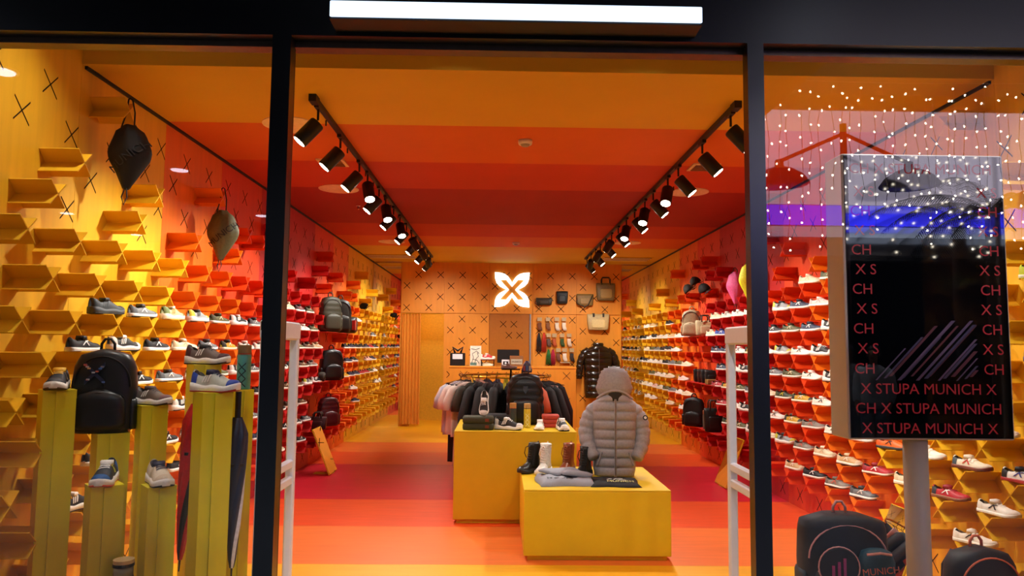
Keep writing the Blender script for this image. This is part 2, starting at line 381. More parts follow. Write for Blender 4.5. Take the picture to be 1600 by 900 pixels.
# ================================================================== SHOES
SS = [0, .012, .03, .06, .11, .17, .24, .31, .37, .43, .5, .57, .64, .71, .78, .84, .89, .93, .965, .988, 1.0]
WS = ([0, .012, .03, .06, .12, .25, .4, .55, .7, .8, .88, .94, .98, 1], [.010, .020, .028, .033, .037, .036, .036, .041, .047, .046, .041, .033, .022, .008])
HS = ([0, .03, .1, .2, .3, .36, .42, .5, .6, .7, .8, .9, .96, 1], [.052, .066, .062, .050, .056, .068, .074, .064, .051, .041, .034, .027, .017, .004])
LEN = .275
def make_shoe(kind):
    st, hs, fl_, ws = {'runner': (.024, 1., .25, 1.), 'court': (.020, .95, .0, 1.), 'chunky': (.036, 1.05, .5, 1.08), 'velcro': (.022, .92, .0, 1.02)}[kind]
    W = lambda s: interp(s, *WS) * ws
    zb = lambda s: .014 * max(0, (s - .72) / .28) ** 2
    zt = lambda s: zb(s) + st * (1 + fl_ * (max(0, 1 - s / .4) * .6 - .25 * max(0, s - .8) / .2) + (.12 * sin(s * 14) if kind == 'chunky' else 0))
    H = lambda s: interp(s, *HS) * hs
    def P(s, a, off=0.):
        c, q = cos(a), sin(a)
        wd = W(s) * .95 + off; h = H(s) + off
        return ((s - .5) * LEN + (off if s > .95 else -off if s < .03 else 0), wd * math.copysign(abs(c) ** .75, c) * (1 - .18 * q), zt(s) - .003 + h * abs(q) ** .8)
    out = {}
    rings = []
    for s in SS:
        x = (s - .5) * LEN * 1.03; y = W(s) * 1.06; b, t = zb(s), zt(s); m = b + (t - b) * .55
        rings.append([(x, -y * .9, b), (x, -y * 1.04, b + .004), (x, -y * 1.05, m), (x, -y, t), (x, -y * .5, t + .001), (x, y * .5, t + .001), (x, y, t), (x, y * 1.05, m), (x, y * 1.04, b + .004), (x, y * .9, b)])
    out['sole'] = MB().loft(rings)
    out['outsole'] = MB().loft([[(p[0], p[1] * 1.012, p[2] - .0008) for p in (r[0], r[1])] + [(r[1][0], r[1][1] * 1.012, r[1][2] + .003), (r[8][0], r[8][1] * 1.012, r[8][2] + .003)] + [(p[0], p[1] * 1.012, p[2] - .0008) for p in (r[8], r[9])] for r in rings[1:-1]])
    NA = 14; ang = [pi * j / NA for j in range(NA + 1)]
    vs = [P(s, a) for s in SS for a in ang]; n = NA + 1; fs = []; lf = []
    for j in range(len(SS) - 1):
        for i in range(NA):
            f = (j * n + i, j * n + i + 1, (j + 1) * n + i + 1, (j + 1) * n + i)
            if .05 < SS[j] and SS[j + 1] < .375 and 4 <= i < NA - 4: lf.append(f)
            else: fs.append(f)
    out['upper'] = MB().add(vs, fs)
    out['lining'] = MB().add([(x, y * 1.02, z - (.022 if .06 < SS[k // n] < .36 else .003)) for k, (x, y, z) in enumerate(vs)], lf)
    def strip(b, p0, p1, wd, off=.0025, n_=6):
        prev = None
        (s0, a0), (s1, a1) = p0, p1
        for q in range(n_ + 1):
            t = q / n_; s = s0 + (s1 - s0) * t; a = a0 + (a1 - a0) * t
            A, B = P(s - wd, a, off), P(s + wd, a, off)
            if prev: b.add([prev[0], prev[1], B, A], [(0, 1, 2, 3)])
            prev = (A, B)
    for d, nm in ((0, 'side_cross_near'), (1, 'side_cross_far')):
        em = MB(); g = lambda a: pi - a if d else a
        if kind == 'chunky':
            strip(em, (.28, g(R(30))), (.50, g(R(30))), .02, .002)
            for q in range(3): strip(em, (.30 + .06 * q, g(R(12))), (.35 + .06 * q, g(R(48))), .016, .0032)
        else:
            strip(em, (.34, g(R(12))), (.54, g(R(50))), .022); strip(em, (.52, g(R(12))), (.40, g(R(54))), .022)
        out[nm] = em
    la = MB()
    if kind == 'velcro':
        for q in range(3): strip(la, (.42 + .085 * q, R(35)), (.42 + .085 * q, R(145)), .026, .004, 8)
    else:
        for q in range(5): strip(la, (.40 + .055 * q, R(58)), (.425 + .055 * q, R(122)), .010, .004, 6)
        for q in range(4): strip(la, (.45 + .055 * q, R(58)), (.40 + .055 * q, R(122)), .007, .005, 6)
    out['laces'] = la
    for nm, sel, lim in (('heel_counter', [q for q in SS if q <= .18], 3), ('toe_cap', [q for q in SS if q >= .83], 99)):
        ov = MB(); vs_ = [P(q, a, .0016) for q in sel for a in ang]
        ov.add(vs_, [(j * n + i, j * n + i + 1, (j + 1) * n + i + 1, (j + 1) * n + i) for j in range(len(sel) - 1) for i in range(NA)
                     if nm == 'toe_cap' or j < 2 or i < lim + 1 or i >= NA - lim - 1])
        if nm == 'heel_counter': ov.f = [f for f in ov.f]
        out[nm] = ov
    tg = []
    for s, dz in ((.52, .002), (.44, .005), (.39, .007), (.355, .010), (.345, .008)):
        x, y, z = P(s, pi / 2); wd = .017 + .012 * (s < .45)
        z = max(z, P(.42, pi / 2)[2] - .004) if s < .42 else z
        tg.append([(x, -wd, z + dz - .024), (x, wd, z + dz - .024), (x + .005, wd, z + dz + .002), (x + .005, -wd, z + dz + .002)])
    out['tongue'] = MB().loft(tg)
    ph = mat('placeholder', '888888')
    return {k: b.mesh(k, ph, k[:4] not in ('side', 'lace')) for k, b in out.items()}
SHOES = {k: make_shoe(k) for k in ('runner', 'court', 'chunky', 'velcro')}
for d in SHOES.values():
    for k in ('sole', 'outsole', 'tongue'):
        t = link('tmp', d[k]); fixn(t); bpy.data.objects.remove(t)
def sm(hexc, r=.6): return mat('shoe_' + hexc, hexc, r, var=.06, scale=120.)
# palette: words, upper, overlay, sole, outsole, cross, laces, kinds
PAL = {
 'W': ('white sneaker with black cross', 'E9E4D8', 'E2DCCE', 'EDEAE0', 'D8D0C0', '18181A', 'EFEBE2', 'court'),
 'WV': ('white strapped sneaker with cross', 'E9E2D2', 'E4DCCB', 'E8E2D2', 'CBBFA8', '18181A', 'F0EADC', 'velcro'),
 'WB': ('white sneaker with blue cross', 'ECE8E0', '15151A', 'A82018', 'A82018', '1E2F86', '15151A', 'court'),
 'WR': ('white sneaker with red cross', 'E9DFC6', '3E4E55', '7A3B22', '6A3018', 'C8322A', 'EFE6D0', 'velcro'),
 'CR': ('cream sneaker with pale sole', 'E2D3B0', 'D8C69E', 'EEE4CC', 'D8C8A4', 'CBB78C', 'EDE2C6', 'runner'),
 'BG': ('beige trainer with white sole', 'C9A674', 'D8C09A', 'EDE6D6', '3A3430', 'EFE8DA', 'D9C4A0', 'runner'),
 'GW': ('grey trainer with white sole', '75797A', '55595C', 'E9E6DE', '2A2A2C', 'E6E2D8', '3A3C40', 'runner'),
 'DG': ('charcoal trainer with grey sole', '3B4246', '2E3438', '4A5054', '2A2E30', '50585C', '23282A', 'chunky'),
 'BW': ('black sneaker with white sole', '1B1C1E', '232426', 'ECE8DE', 'D6D0C4', 'EFEFEA', '101012', 'runner'),
 'BK': ('black and white chunky trainer', '202022', 'D8D4CA', 'E8E4DA', '1A1A1A', 'EDEAE2', 'EEECE6', 'chunky'),
 'OL': ('olive trainer with white sole', '5C5A34', '47482A', 'E7E2D2', '8A6A40', 'DAD2A8', '3A3A22', 'runner'),
 'OY': ('olive trainer with yellow cross', '2F3A2A', '4A5230', 'E6E0CC', '2A2A22', 'D8C822', '20261C', 'runner'),
 'YB': ('yellow trainer with dark heel', 'C79A1E', '2E3228', 'E8DFC0', '2A2A22', 'E6E0CC', '2A2C24', 'runner'),
 'GY': ('grey and lime mixed trainer', '9AA0A0', 'C8C83A', 'ECE8DE', '3A3A3A', '20242A', '2A2E34', 'chunky'),
 'NV': ('navy trainer with white sole', '27304A', '3C4660', 'ECE8DE', '2A2A2C', 'E8E6E0', '1E2538', 'runner'),
 'BL': ('bright blue sneaker with white sole', '1E3E9E', '2A52B8', 'EAE6DA', 'B87838', 'F0EEE8', '16307E', 'runner'),
 'RD': ('red sneaker with white cross', 'B3202C', '8E1A26', 'E6DCC8', '9A5A30', 'F0EDE6', '8E1A26', 'court'),
 'RG': ('red sneaker with gum sole', 'B8242E', '2E3238', '8A5530', '7A4526', 'F0EDE6', '961C28', 'court'),
 'MR': ('maroon trainer with white sole', '5E1E24', '3E1418', 'EAE4DA', '2E2020', 'C89A90', '2A1012', 'runner'),
 'BR': ('brown trainer with cream sole', '5F3F24', '47301E', 'E9E0CC', '9A6A38', 'D8C6A0', '33241A', 'runner'),
 'OR': ('orange sneaker with black cross', 'E2691E', 'D85A14', '2A2622', '2A2622', '1A1A1A', 'F08A3A', 'court'),
 'PK': ('pale pink and white sneaker', 'E8C2B8', 'E2A8A0', 'F0E8E0', 'E8D8CC', 'D8887E', 'F0DAD2', 'velcro'),
 'GC': ('grey sneaker with coral cross', '8C8478', '6E685E', 'EDE8DC', '2A2828', 'D8624A', '6E685E', 'velcro'),
 'GR': ('green and beige mixed trainer', 'B8B48A', '6E8048', 'ECE2C8', 'C89A58', 'E0A050', 'E2DAC0', 'chunky'),
 'NY': ('neon yellow sneaker', 'D6E01E', 'C6D012', 'E8E8C8', 'C8D020', '2A2A1A', 'E2EA4A', 'runner'),
 'PU': ('dark violet-blue sneaker', '37356E', '2A2A58', '4A4880', '2A2848', '6A6AA8', '2A2A50', 'runner'),
 'RW': ('red and cream mixed trainer', 'C8262C', 'EADFCB', 'EFE8DA', 'EADFCB', 'F0EAE0', 'EFE6D8', 'chunky'),
}
def shoe(key, loc, rz=0., rx=0., ry=0., label=None, group=None, detail=2, scale=1.):
    words, up, ovl, so, osl, cr, lc, kind = PAL[key]
    o = thing('sneaker', label or words, 'shoe', loc, 0, group); o.rotation_euler = (rx, ry, rz); o.scale = (scale,) * 3
    D = SHOES[kind]
    for nm, c in (('sole', so), ('upper', up), ('lining', '2A2622')) + ((('side_cross_near', cr), ('side_cross_far', cr), ('laces', lc), ('heel_counter', ovl), ('toe_cap', ovl if kind in ('runner', 'chunky') else up), ('tongue', lc)) if detail else ()) + ((('outsole', osl),) if detail > 1 else ()):
        use(link(nm.replace('_near', '').replace('_far', ''), D[nm], o), sm(c))
    return o
ORD = ['zero', 'first', 'second', 'third', 'fourth', 'fifth', 'sixth', 'seventh', 'eighth', 'ninth', 'tenth', 'eleventh', 'twelfth', 'thirteenth', 'fourteenth', 'fifteenth', 'sixteenth', 'seventeenth', 'eighteenth', 'nineteenth', 'twentieth', 'twenty-first', 'twenty-second', 'twenty-third', 'twenty-fourth']
FIXL = {(4, 0): 'DG', (6, 0): 'GW', (8, 0): 'GR', (10, 0): 'GY', (12, 0): 'OL', (14, 0): 'BK', (16, 0): 'GW', (3, -1): 'BW', (5, -1): 'BK', (7, -1): 'BW', (9, -1): 'CR', (13, -1): 'YB', (15, -1): 'W', (11, -1): 'GW',
        (6, -2): 'BW', (8, -2): 'GW', (10, -2): 'CR', (7, -3): 'CR', (9, -3): 'BK', (5, -3): 'W', (8, -4): 'BW', (10, -4): 'W', (3, -3): 'BK', (4, -4): 'BW', (3, -5): 'BK', (7, -5): 'GW', (9, -5): 'BW', (4, -2): 'BW',
        (21, 1): 'CR', (23, 1): 'MR', (25, 1): 'OL', (20, 0): 'CR', (24, 0): 'WV', (26, 0): 'OL', (22, 0): 'GW', (19, -1): 'BW', (23, -1): 'OL', (25, -1): 'BR', (27, -1): 'BG', (20, -2): 'BK', (24, -2): 'BR', (26, -2): 'GC', (28, -2): 'BR', (22, -2): 'GW',
        (19, -3): 'BR', (21, -3): 'BR', (23, -3): 'BR', (25, -3): 'GY', (27, -3): 'BK', (22, -4): 'BR', (24, -4): 'BR', (26, -4): 'GW', (28, -4): 'OL', (20, -4): 'BW', (21, -5): 'BW', (23, -5): 'BK', (25, -5): 'GW', (27, -5): 'CR', (20, -6): 'CR', (24, -6): 'BW'}
FIXR = {(1, 1): 'NY', (1, -1): 'PU', (3, -3): 'W', (2, -4): 'WB', (4, -4): 'WR', (6, -4): 'WV', (3, -5): 'W', (5, -5): 'RG', (7, -5): 'CR', (4, -6): 'WV', (8, -4): 'OR', (9, -5): 'RD', (10, -4): 'BW', (11, -5): 'BG', (12, -4): 'WV', (10, -6): 'GW', (12, -6): 'GC', (14, -6): 'BW', (16, -6): 'BG',
        (13, -5): 'CR', (15, -5): 'GC', (17, -5): 'GY', (14, -4): 'GC', (16, -4): 'YB', (18, -4): 'W', (13, -3): 'WV', (15, -3): 'YB', (17, -3): 'OY', (12, -2): 'BK', (14, -2): 'W', (16, -2): 'OL', (18, -2): 'GW', (13, -1): 'BK', (15, -1): 'W', (17, -1): 'GY',
        (12, 0): 'BK', (14, 0): 'NV', (16, 0): 'OL', (18, 0): 'BW', (13, 1): 'PK', (15, 1): 'NV', (17, 1): 'GY', (12, 2): 'OL', (14, 2): 'CR', (21, 1): 'W', (23, 1): 'WV', (25, 1): 'WV', (27, 1): 'CR', (28, 0): 'CR', (26, 0): 'BL', (24, 0): 'W', (22, 0): 'W', (27, -1): 'NV', (25, -1): 'NV', (23, -1): 'W', (21, -1): 'YB',
        (28, -2): 'CR', (26, -2): 'NV', (24, -2): 'W', (22, -2): 'BK', (27, -3): 'RD', (25, -3): 'YB', (23, -3): 'OL', (21, -3): 'GW', (28, -4): 'BW', (26, -4): 'RD', (24, -4): 'W', (22, -4): 'BK', (27, -5): 'BW', (25, -5): 'OY', (23, -5): 'OL', (21, -5): 'BK', (19, -1): 'W', (19, -3): 'CR', (20, -2): 'OL', (20, -4): 'GW', (19, -5): 'CR'}
rs = random.Random(3)
def occupancy(side):
    res = {}
    for (i, k) in SHELVES[side]:
        if side == 'left':
            if (i, k) in FIXL: res[(i, k)] = FIXL[(i, k)]; continue
            if in_slots(i, k, [(28, 33, -6, 2)]) or i < 9: continue
            if 10 <= i <= 19 and -5 <= k <= 0: res[(i, k)] = rs.choice(['GW', 'BW', 'CR', 'OL', 'W', 'BK', 'MR', 'NV'])
            if i >= 34:
                pr = {1: .25, 0: .35, -1: 1, -2: .7, -3: .95, -4: .4, -5: .25}.get(k, 0)
                if rs.random() < pr: res[(i, k)] = rs.choice(['W', 'BW', 'NV', 'GW', 'CR', 'BK', 'RD', 'YB', 'OL', 'WV', 'NV', 'PK'])
        else:
            if (i, k) in FIXR: res[(i, k)] = FIXR[(i, k)]; continue
            if i < 19 or in_slots(i, k, [(29, 33, -6, 2)]) or k > 1 or k < -5: continue
            if i >= 33:
                pr = {1: .55, 0: .9, -1: .95, -2: .9, -3: .85, -4: .9, -5: .7}.get(k, 0)
                if rs.random() < pr: res[(i, k)] = rs.choice(['W', 'W', 'WV', 'CR', 'CR', 'BW', 'GW', 'BK', 'PK', 'OL', 'BW', 'BG', 'W'])
    return res
for side in ('left', 'right'):
    occ = occupancy(side)
    rows = {}
    for (i, k) in sorted(occ): rows.setdefault(k, []).append(i)
    for k, L in rows.items():
        for n_, i in enumerate(L):
            y, z = site(i, k); key = occ[(i, k)]
            rot = R(rs.uniform(70, 84)) if side == 'left' else R(rs.uniform(-74, -60))
            x = XL + .15 if side == 'left' else XR - .14
            lab = '%s, %s wall, shelf row %s from bottom, %s from window' % (PAL[key][0], side, {-6: 'one', -5: 'two', -4: 'three', -3: 'four', -2: 'five', -1: 'six', 0: 'seven', 1: 'eight', 2: 'nine'}[k], ORD[n_ + 1])
            shoe(key, (x, y, z + .068), rot, label=lab, group='sneakers on the %s wall shelves' % side, detail=2 if y < 6.5 else 1 if y < 10.5 else 0, scale=.93 if side == 'right' else .90)

# ================================================================== TABLES AND COUNTER
def plinth_table(name, label, x0, x1, y0, y1, h, rz=0.):
    t = thing(name, label, 'display table', ((x0 + x1) / 2, y0, 0), rz); w_ = (x1 - x0) / 2; d = y1 - y0
    MB().box(-w_ + .03, w_ - .03, .03, d - .03, 0, .035).build('base', YEL, t)
    MB().bbox(-w_, w_, 0, d, .035, h - .012, .004).build('body', YEL, t)
    MB().bbox(-w_, w_, 0, d, h - .012, h, .003).build('top', YEL, t)
    return t
T1 = plinth_table('display_table', 'low yellow block table nearest the entrance', .205, 1.345, 5.69, 6.80, .535)
T2 = plinth_table('display_table', 'taller yellow block table behind the low one', -.41, .735, 6.85, 7.95, .845)
c = thing('sales_counter', 'orange board sales counter with cross cut-outs at the back', 'counter', (.25, 12.9, 0))
MB().box(-1.12, 1.12, 0, .7, 0, 1.255).build('body', ORP, c); MB().bbox(-1.13, 1.13, -.01, .72, 1.255, 1.285, .004).build('worktop', ORP, c)
for j in range(6):
    for n_ in range(-3, 4):
        x = -.87 + .4557 * (n_ + 1) + (-.228 if j % 2 else 0)
        if abs(x) < 1.04: use(link('cross_slot', YSL, c, (x, -.0015, 1.13 - .2275 * j)), mat('slot_brown', '7A4C0C', .8))

# ---------------------------------------------------------------- bag builders
def fabric(h, r=.75): return mat('fabric_' + h, h, r, var=.12, scale=200., bump=.15)
def nylon(h, r=.42): return mat('nylon_' + h, h, r, var=.12, scale=60., bump=.1)
def backpack(loc, rz, w_, h, d, colr, label, pocket=None, piping=None, tilt=0., quilt=False, name='backpack', group=None, rough=.5, boxy=False):
    t = thing(name, label, 'backpack', loc, 0, group); t.rotation_euler = (tilt, 0, rz)
    m = nylon(colr, rough); pm_ = nylon(pocket or colr, rough); ln = nylon(piping, .6) if piping else mat('zip_dark', '0A0A0C', .4)
    N = 14; rings = []
    prof = ([0, .06, .5, .8, .93, .985, 1], [.80, .97, 1, .93, .74, .45, .12])
    if boxy: prof = ([0, .06, .5, .82, .93, .985, 1], [.86, .97, 1, .98, .93, .78, .45])
    for j in range(29 if quilt else N + 1):
        f = j / (28 if quilt else N); q = (1 + .05 * abs(sin(f * pi * 7))) if quilt else 1
        s_ = interp(f, *prof)
        rings.append(sring(0, 0, f * h, w_ / 2 * s_ * (q if quilt else 1), d / 2 * (.55 + .45 * s_) * (.8 + .2 * (1 - f)) * q, 3.2, 24))
    MB().loft(rings).build('body', m, t, True)
    rings = []
    for j in range(9):
        f = j / 8; s_ = interp(f, [0, .1, .7, .92, 1], [.8, 1, .96, .75, .2])
        rings.append(sring(0, -d * .42, h * (.05 + .47 * f), w_ * .40 * s_, d * .20 * s_ + .005, 3, 20))
    pk = MB().loft(rings).build('front_pocket', pm_, t, True)
    MB().tube([(w_ * .36 * cos(a), -d * .57 + .02 * abs(cos(a)), h * (.42 + .06 * sin(a))) for a in [pi * j / 12 for j in range(13)]], .004, 6).build('pocket_zip', ln, pk)
    MB().tube([(w_ * .44 * cos(a), -d * .38, h * (.55 + .36 * sin(a))) for a in [pi * j / 16 for j in range(17)]], .005, 6).build('zip', ln, t)
    MB().tube([(-.035, d * .1, h * .97), (-.034, d * .1, h * 1.06), (-.015, d * .1, h * 1.12), (.015, d * .1, h * 1.12), (.034, d * .1, h * 1.06), (.035, d * .1, h * .97)], .008, 6).build('handle', ln if piping else m, t, True)
    for sx in (-1, 1):
        MB().tube([(sx * w_ * .2, d * .45, h * .9), (sx * w_ * .28, d * .60, h * .7), (sx * w_ * .3, d * .60, h * .4), (sx * w_ * .4, d * .45, h * .1)], .016, 6).build('strap', m, t, True)
        MB().loft([sring(sx * w_ * .47, 0, h * f, .02 * s_, d * .34 * s_, 3, 12) for f, s_ in ((.04, .8), (.1, 1), (.35, 1), (.4, .8))]).build('side_pocket', pm_, t, True)
    return t
def bottle(loc, label, body, lid, h=.24, r=.034, name='bottle', cat='bottle', band=None, mark=None):
    t = thing(name, label, cat, loc)
    MB().lathe([(r * .92, 0), (r, .008), (r, h * .74), (r * .93, h * .78), (r * .9, h * .80)], 20).build('body', mat('bottle_' + body, body, .35), t, True)
    MB().lathe([(r * .95, h * .80), (r * .97, h * .81), (r * .97, h * .985), (r * .9, h)], 20).build('lid', mat('lid_' + lid, lid, .5, var=.15, scale=40.), t)
    if band: MB().lathe([(r * .99, h * .785), (r * 1.0, h * .805)], 20).build('collar', mat('band_' + band, band, .4), t)
    if mark:
        for j, z in enumerate((.15, .33, .5)):
            b = MB()
            for sg in (1, -1):
                b.add([(r * 1.01 * sin(a), -r * 1.01 * cos(a), h * z + sg * a * r * 1.0 + dz) for a in (-.6, -.3, 0, .3, .6) for dz in (-.004, .004)], [(2 * q, 2 * q + 2, 2 * q + 3, 2 * q + 1) for q in range(4)])
            b.build('printed_cross', mat('print_' + mark, mark, .5), t)
    return t
def drawstring(loc, rz, w_, h, colr, label, txt=None, ink='0A0A0A', cord=.22, name='drawstring_bag', d=.15):
    t = thing(name, label, 'bag', loc); t.rotation_euler = (0, 0, rz); m = nylon(colr, .6)      # origin: where the cord hangs
    rings = []
    for f, s_ in ((0, .10), (.02, .17), (.06, .24), (.25, .56), (.44, .90), (.50, .97), (.56, 1.0), (.62, .98), (.82, .76), (.90, .64), (.94, .46), (.97, .36), (1, .30)):
        rg = sring((.05 * sin(f * 3)) * w_, 0, -cord - h + h * f, w_ / 2 * s_, d / 2 * (s_ ** .8), 1.7, 24)
        rings.append([(x, y + .006 * sin(9 * x / w_ * 3 + f * 5), z) for x, y, z in rg])
    MB().loft(rings).build('body', m, t, True)
    ck = mat('cord_black', '0B0B0B', .7)
    MB().tube([(-.012, 0, 0), (-.02, 0, -cord * .5), (-.05, -.01, -cord - h * .1)], .005, 6).build('cord', ck, t)
    MB().tube([(-.012, 0, 0), (.0, -.012, .006), (.012, 0, 0), (.03, 0, -cord * .5), (.03, 0, -cord - .02)], .005, 6).build('cord', ck, t)
    zb_ = -cord - h
    MB().tube([(0, -.01, zb_ + .02), (-.02, -.015, zb_ - .05), (-.005, -.015, zb_ - .10), (.012, -.012, zb_ - .05), (.004, -.01, zb_ + .02)], .004, 6).build('cord_loop', ck, t)
    if txt:
        me = text_mesh('print', txt, w_ * .28, mat('ink_' + ink, ink, .6), .0004); q_ = R(40)
        PR = ((0, .06, .25, .44, .56, .62, .82, .90, 1), (.10, .24, .56, .90, 1.0, .98, .76, .64, .30))
        for vv in me.vertices:
            x = w_ * .10 + vv.co.x * cos(q_) - vv.co.y * sin(q_); z = -cord - h * .50 + vv.co.x * sin(q_) + vv.co.y * cos(q_)
            f = (z + cord + h) / h; s2 = 1.0
            for k_ in range(8):
                if PR[0][k_] <= f <= PR[0][k_ + 1]: s2 = PR[1][k_] + (PR[1][k_ + 1] - PR[1][k_]) * (f - PR[0][k_]) / (PR[0][k_ + 1] - PR[0][k_])
            xc = .05 * sin(f * 3) * w_; e = min(.97, abs(x - xc) / (w_ / 2 * s2))
            vv.co = (x, -d / 2 * s2 ** .8 * (1 - e ** 1.7) ** (1 / 1.7) - .009 - vv.co.z, z)
        link('printed_name', me, t)
    return t
def folded(loc, rz, w_, d, n_, colr, label, th=.03, name='folded_garment', patch=None, cat='clothing'):
    t = thing(name, label, cat, loc, rz)
    for j in range(n_):
        rings = [[(x, y + .004 * sin(x * 40), z + j * th) for x, y, z in sring(0, 0, th * f, w_ / 2 * s_, d / 2 * s_, 6, 24)] for f, s_ in ((.02, .96), (.25, 1), (.7, 1), (.98, .95))]
        p = MB().loft(rings).build('fold', fabric(colr), t, True)
        if patch: MB().box(w_ * .22, w_ * .34, -d / 2 - .004, -d / 2 + .004, j * th + th * .3, j * th + th * .75).build('patch', fabric(patch), p)
    return t

# ---------------------------------------------------------------- things on the taller table
z2 = .845
folded((-.19, 7.02, z2), 0, .30, .2, 2, '35361F', 'stack of two folded dark olive towels on taller table', .062, patch='7A3418')
folded((-.02, 7.5, z2), 0, .34, .26, 1, '17181A', 'folded black garment behind the olive towels', .10)
shoe('BK', (-.135, 7.06, z2 + .222), R(-95), 0, R(58), 'white trainer standing upright on the folded olive towels', detail=2, scale=.85)
shoe('BK', (.10, 6.99, z2), R(-22), label='white and black trainer on taller table beside olive towels', detail=2)
shoe('W', (.40, 7.05, z2), R(-98), label='white trainer with black tongue facing front, left of pair', detail=2, scale=.95)
shoe('BK', (.615, 6.99, z2), R(-82), label='white trainer with black tongue at right corner of taller table', detail=2, scale=.95)
bottle((.145, 7.22, z2), 'dark grey flask with wooden lid beside black backpack', '3C403A', 'B98A4A', .235, .034, band='C86030')
bottle((.285, 7.18, z2), 'yellow flask with wooden lid before black backpack', 'D8C234', 'C8A060', .235, .034, band='2A2A22', mark='F2EAB0')
folded((.52, 7.28, z2), 0, .17, .2, 3, 'B8402E', 'stack of folded coral red garments on taller table', .04, patch=None)
bp = backpack((.275, 7.52, z2), R(0), .37, .52, .2, '121214', 'large black padded backpack standing on taller table', quilt=True, rough=.4)
MB().prism([(-.022, .03), (.022, .03), (.026, -.01), (0, -.05), (-.026, -.01)], lambda a, b: (a, -.098, .36 + b), lambda a, b: (a, -.104, .36 + b)).build('badge', CHROME, bp)
t = thing('luggage_tag', 'colourful small pouch on top of black padded backpack', 'pouch', (.29, 7.50, z2 + .525))
MB().loft([sring(0, 0, z, rx, ry, 2.5, 14) for z, rx, ry in ((0, .05, .03), (.03, .055, .035), (.09, .035, .03), (.12, .015, .015))]).build('body', nylon('3A3450'), t, True)
for q in range(3): MB().box(-.04 + .03 * q, -.02 + .03 * q, -.038, -.034, .02, .07).build('patch', nylon(('8A3038', '3A5A9A', 'A8A8A0')[q]), t)
t = thing('shoe_riser', 'slim brown display stand behind the black backpack', 'stand', (.13, 7.85, z2)); MB().box(-.08, .08, -.06, .06, 0, .01).build('foot', SLOT, t); MB().box(-.01, .01, -.01, .01, .01, .54).build('post', SLOT, t); MB().box(-.10, .10, -.06, .06, .54, .55).build('plate', SLOT, t)
s_ = shoe('PK', (.11, 7.85, z2 + .55), R(-8), label='mauve low shoe on the slim brown stand', detail=1, scale=.62)
for ch in s_.children: use(ch, sm('8A6A60') if ch.name.startswith(('upper', 'heel', 'toe', 'tongue', 'laces', 'side')) else sm('5A4438'))

# ---------------------------------------------------------------- boots and clothes on the low table
z1 = .535
def boot(loc, rz, up, so, label):
    t = thing('lace_up_boot', label, 'boot', loc, rz); m = mat('leather_' + up, up, .38, var=.15, scale=50., bump=.2)
    D = SHOES['chunky']
    o = link('sole', D['sole'], t); use(o, sm(so)); o.scale = (.95, 1.05, 1)
    o = link('vamp', D['upper'], t); use(o, m); o.scale = (.95, 1.02, 1)
    rings = []
    for f in range(13):
        z = .05 + .195 * f / 12; q = f / 12
        cx = -.062 + .004 * sin(q * 5); rx = .058 - .010 * sin(q * pi) + .003 * abs(sin(q * 18)); ry = .042 + .004 * q
        rings.append([(x + (.02 * (1 - q) if x > cx else 0), y, zz) for x, y, zz in sring(cx, 0, z, rx, ry, 2.3, 18)])
    b = MB().loft(rings).build('shaft', m, t, True)
    MB().lathe([(.048, 0), (.052, .008), (.048, .018)], 18, (-.060, 0, .236)).build('cuff', m, b, True)
    lc = MB()
    for j in range(8):
        z = .075 + .021 * j; x = -.005 + .022 * max(0, 1 - j / 4) - .003 * j * .2
        lc.tube([(x - .012, -.034, z), (x + .006, 0, z + .006), (x - .012, .034, z + .012)], .0045, 5)
        lc.tube([(x - .012, .034, z), (x + .009, 0, z + .006), (x - .012, -.034, z + .012)], .0045, 5)
    lc.tube([(0, 0, .235), (.03, -.02, .22), (.035, -.03, .17), (.02, -.02, .13)], .004, 5); lc.tube([(0, 0, .235), (.028, .02, .225), (.03, .028, .19), (.015, .01, .23)], .004, 5)
    lc.build('laces', mat('lace_' + up, up, .7), t)
    MB().tube([(-.115, 0, .22), (-.125, 0, .245), (-.112, 0, .262), (-.10, 0, .245)], .005, 6).build('pull_loop', m, t)
    return t
boot((.28, 6.46, z1), R(-135), '14130F', '2A2622', 'black lace-up boot at the left of the low table')
boot((.40, 6.40, z1), R(-112), 'E2DED4', 'E6E2D8', 'white lace-up boot beside the black boot')
boot((.60, 6.44, z1), R(-118), '8A3E14', '5A2A12', 'rust brown lace-up boot on the low table')
boot((.725, 6.26, z1), R(-122), '121210', '1E1C18', 'black lace-up boot next to the grey jacket')
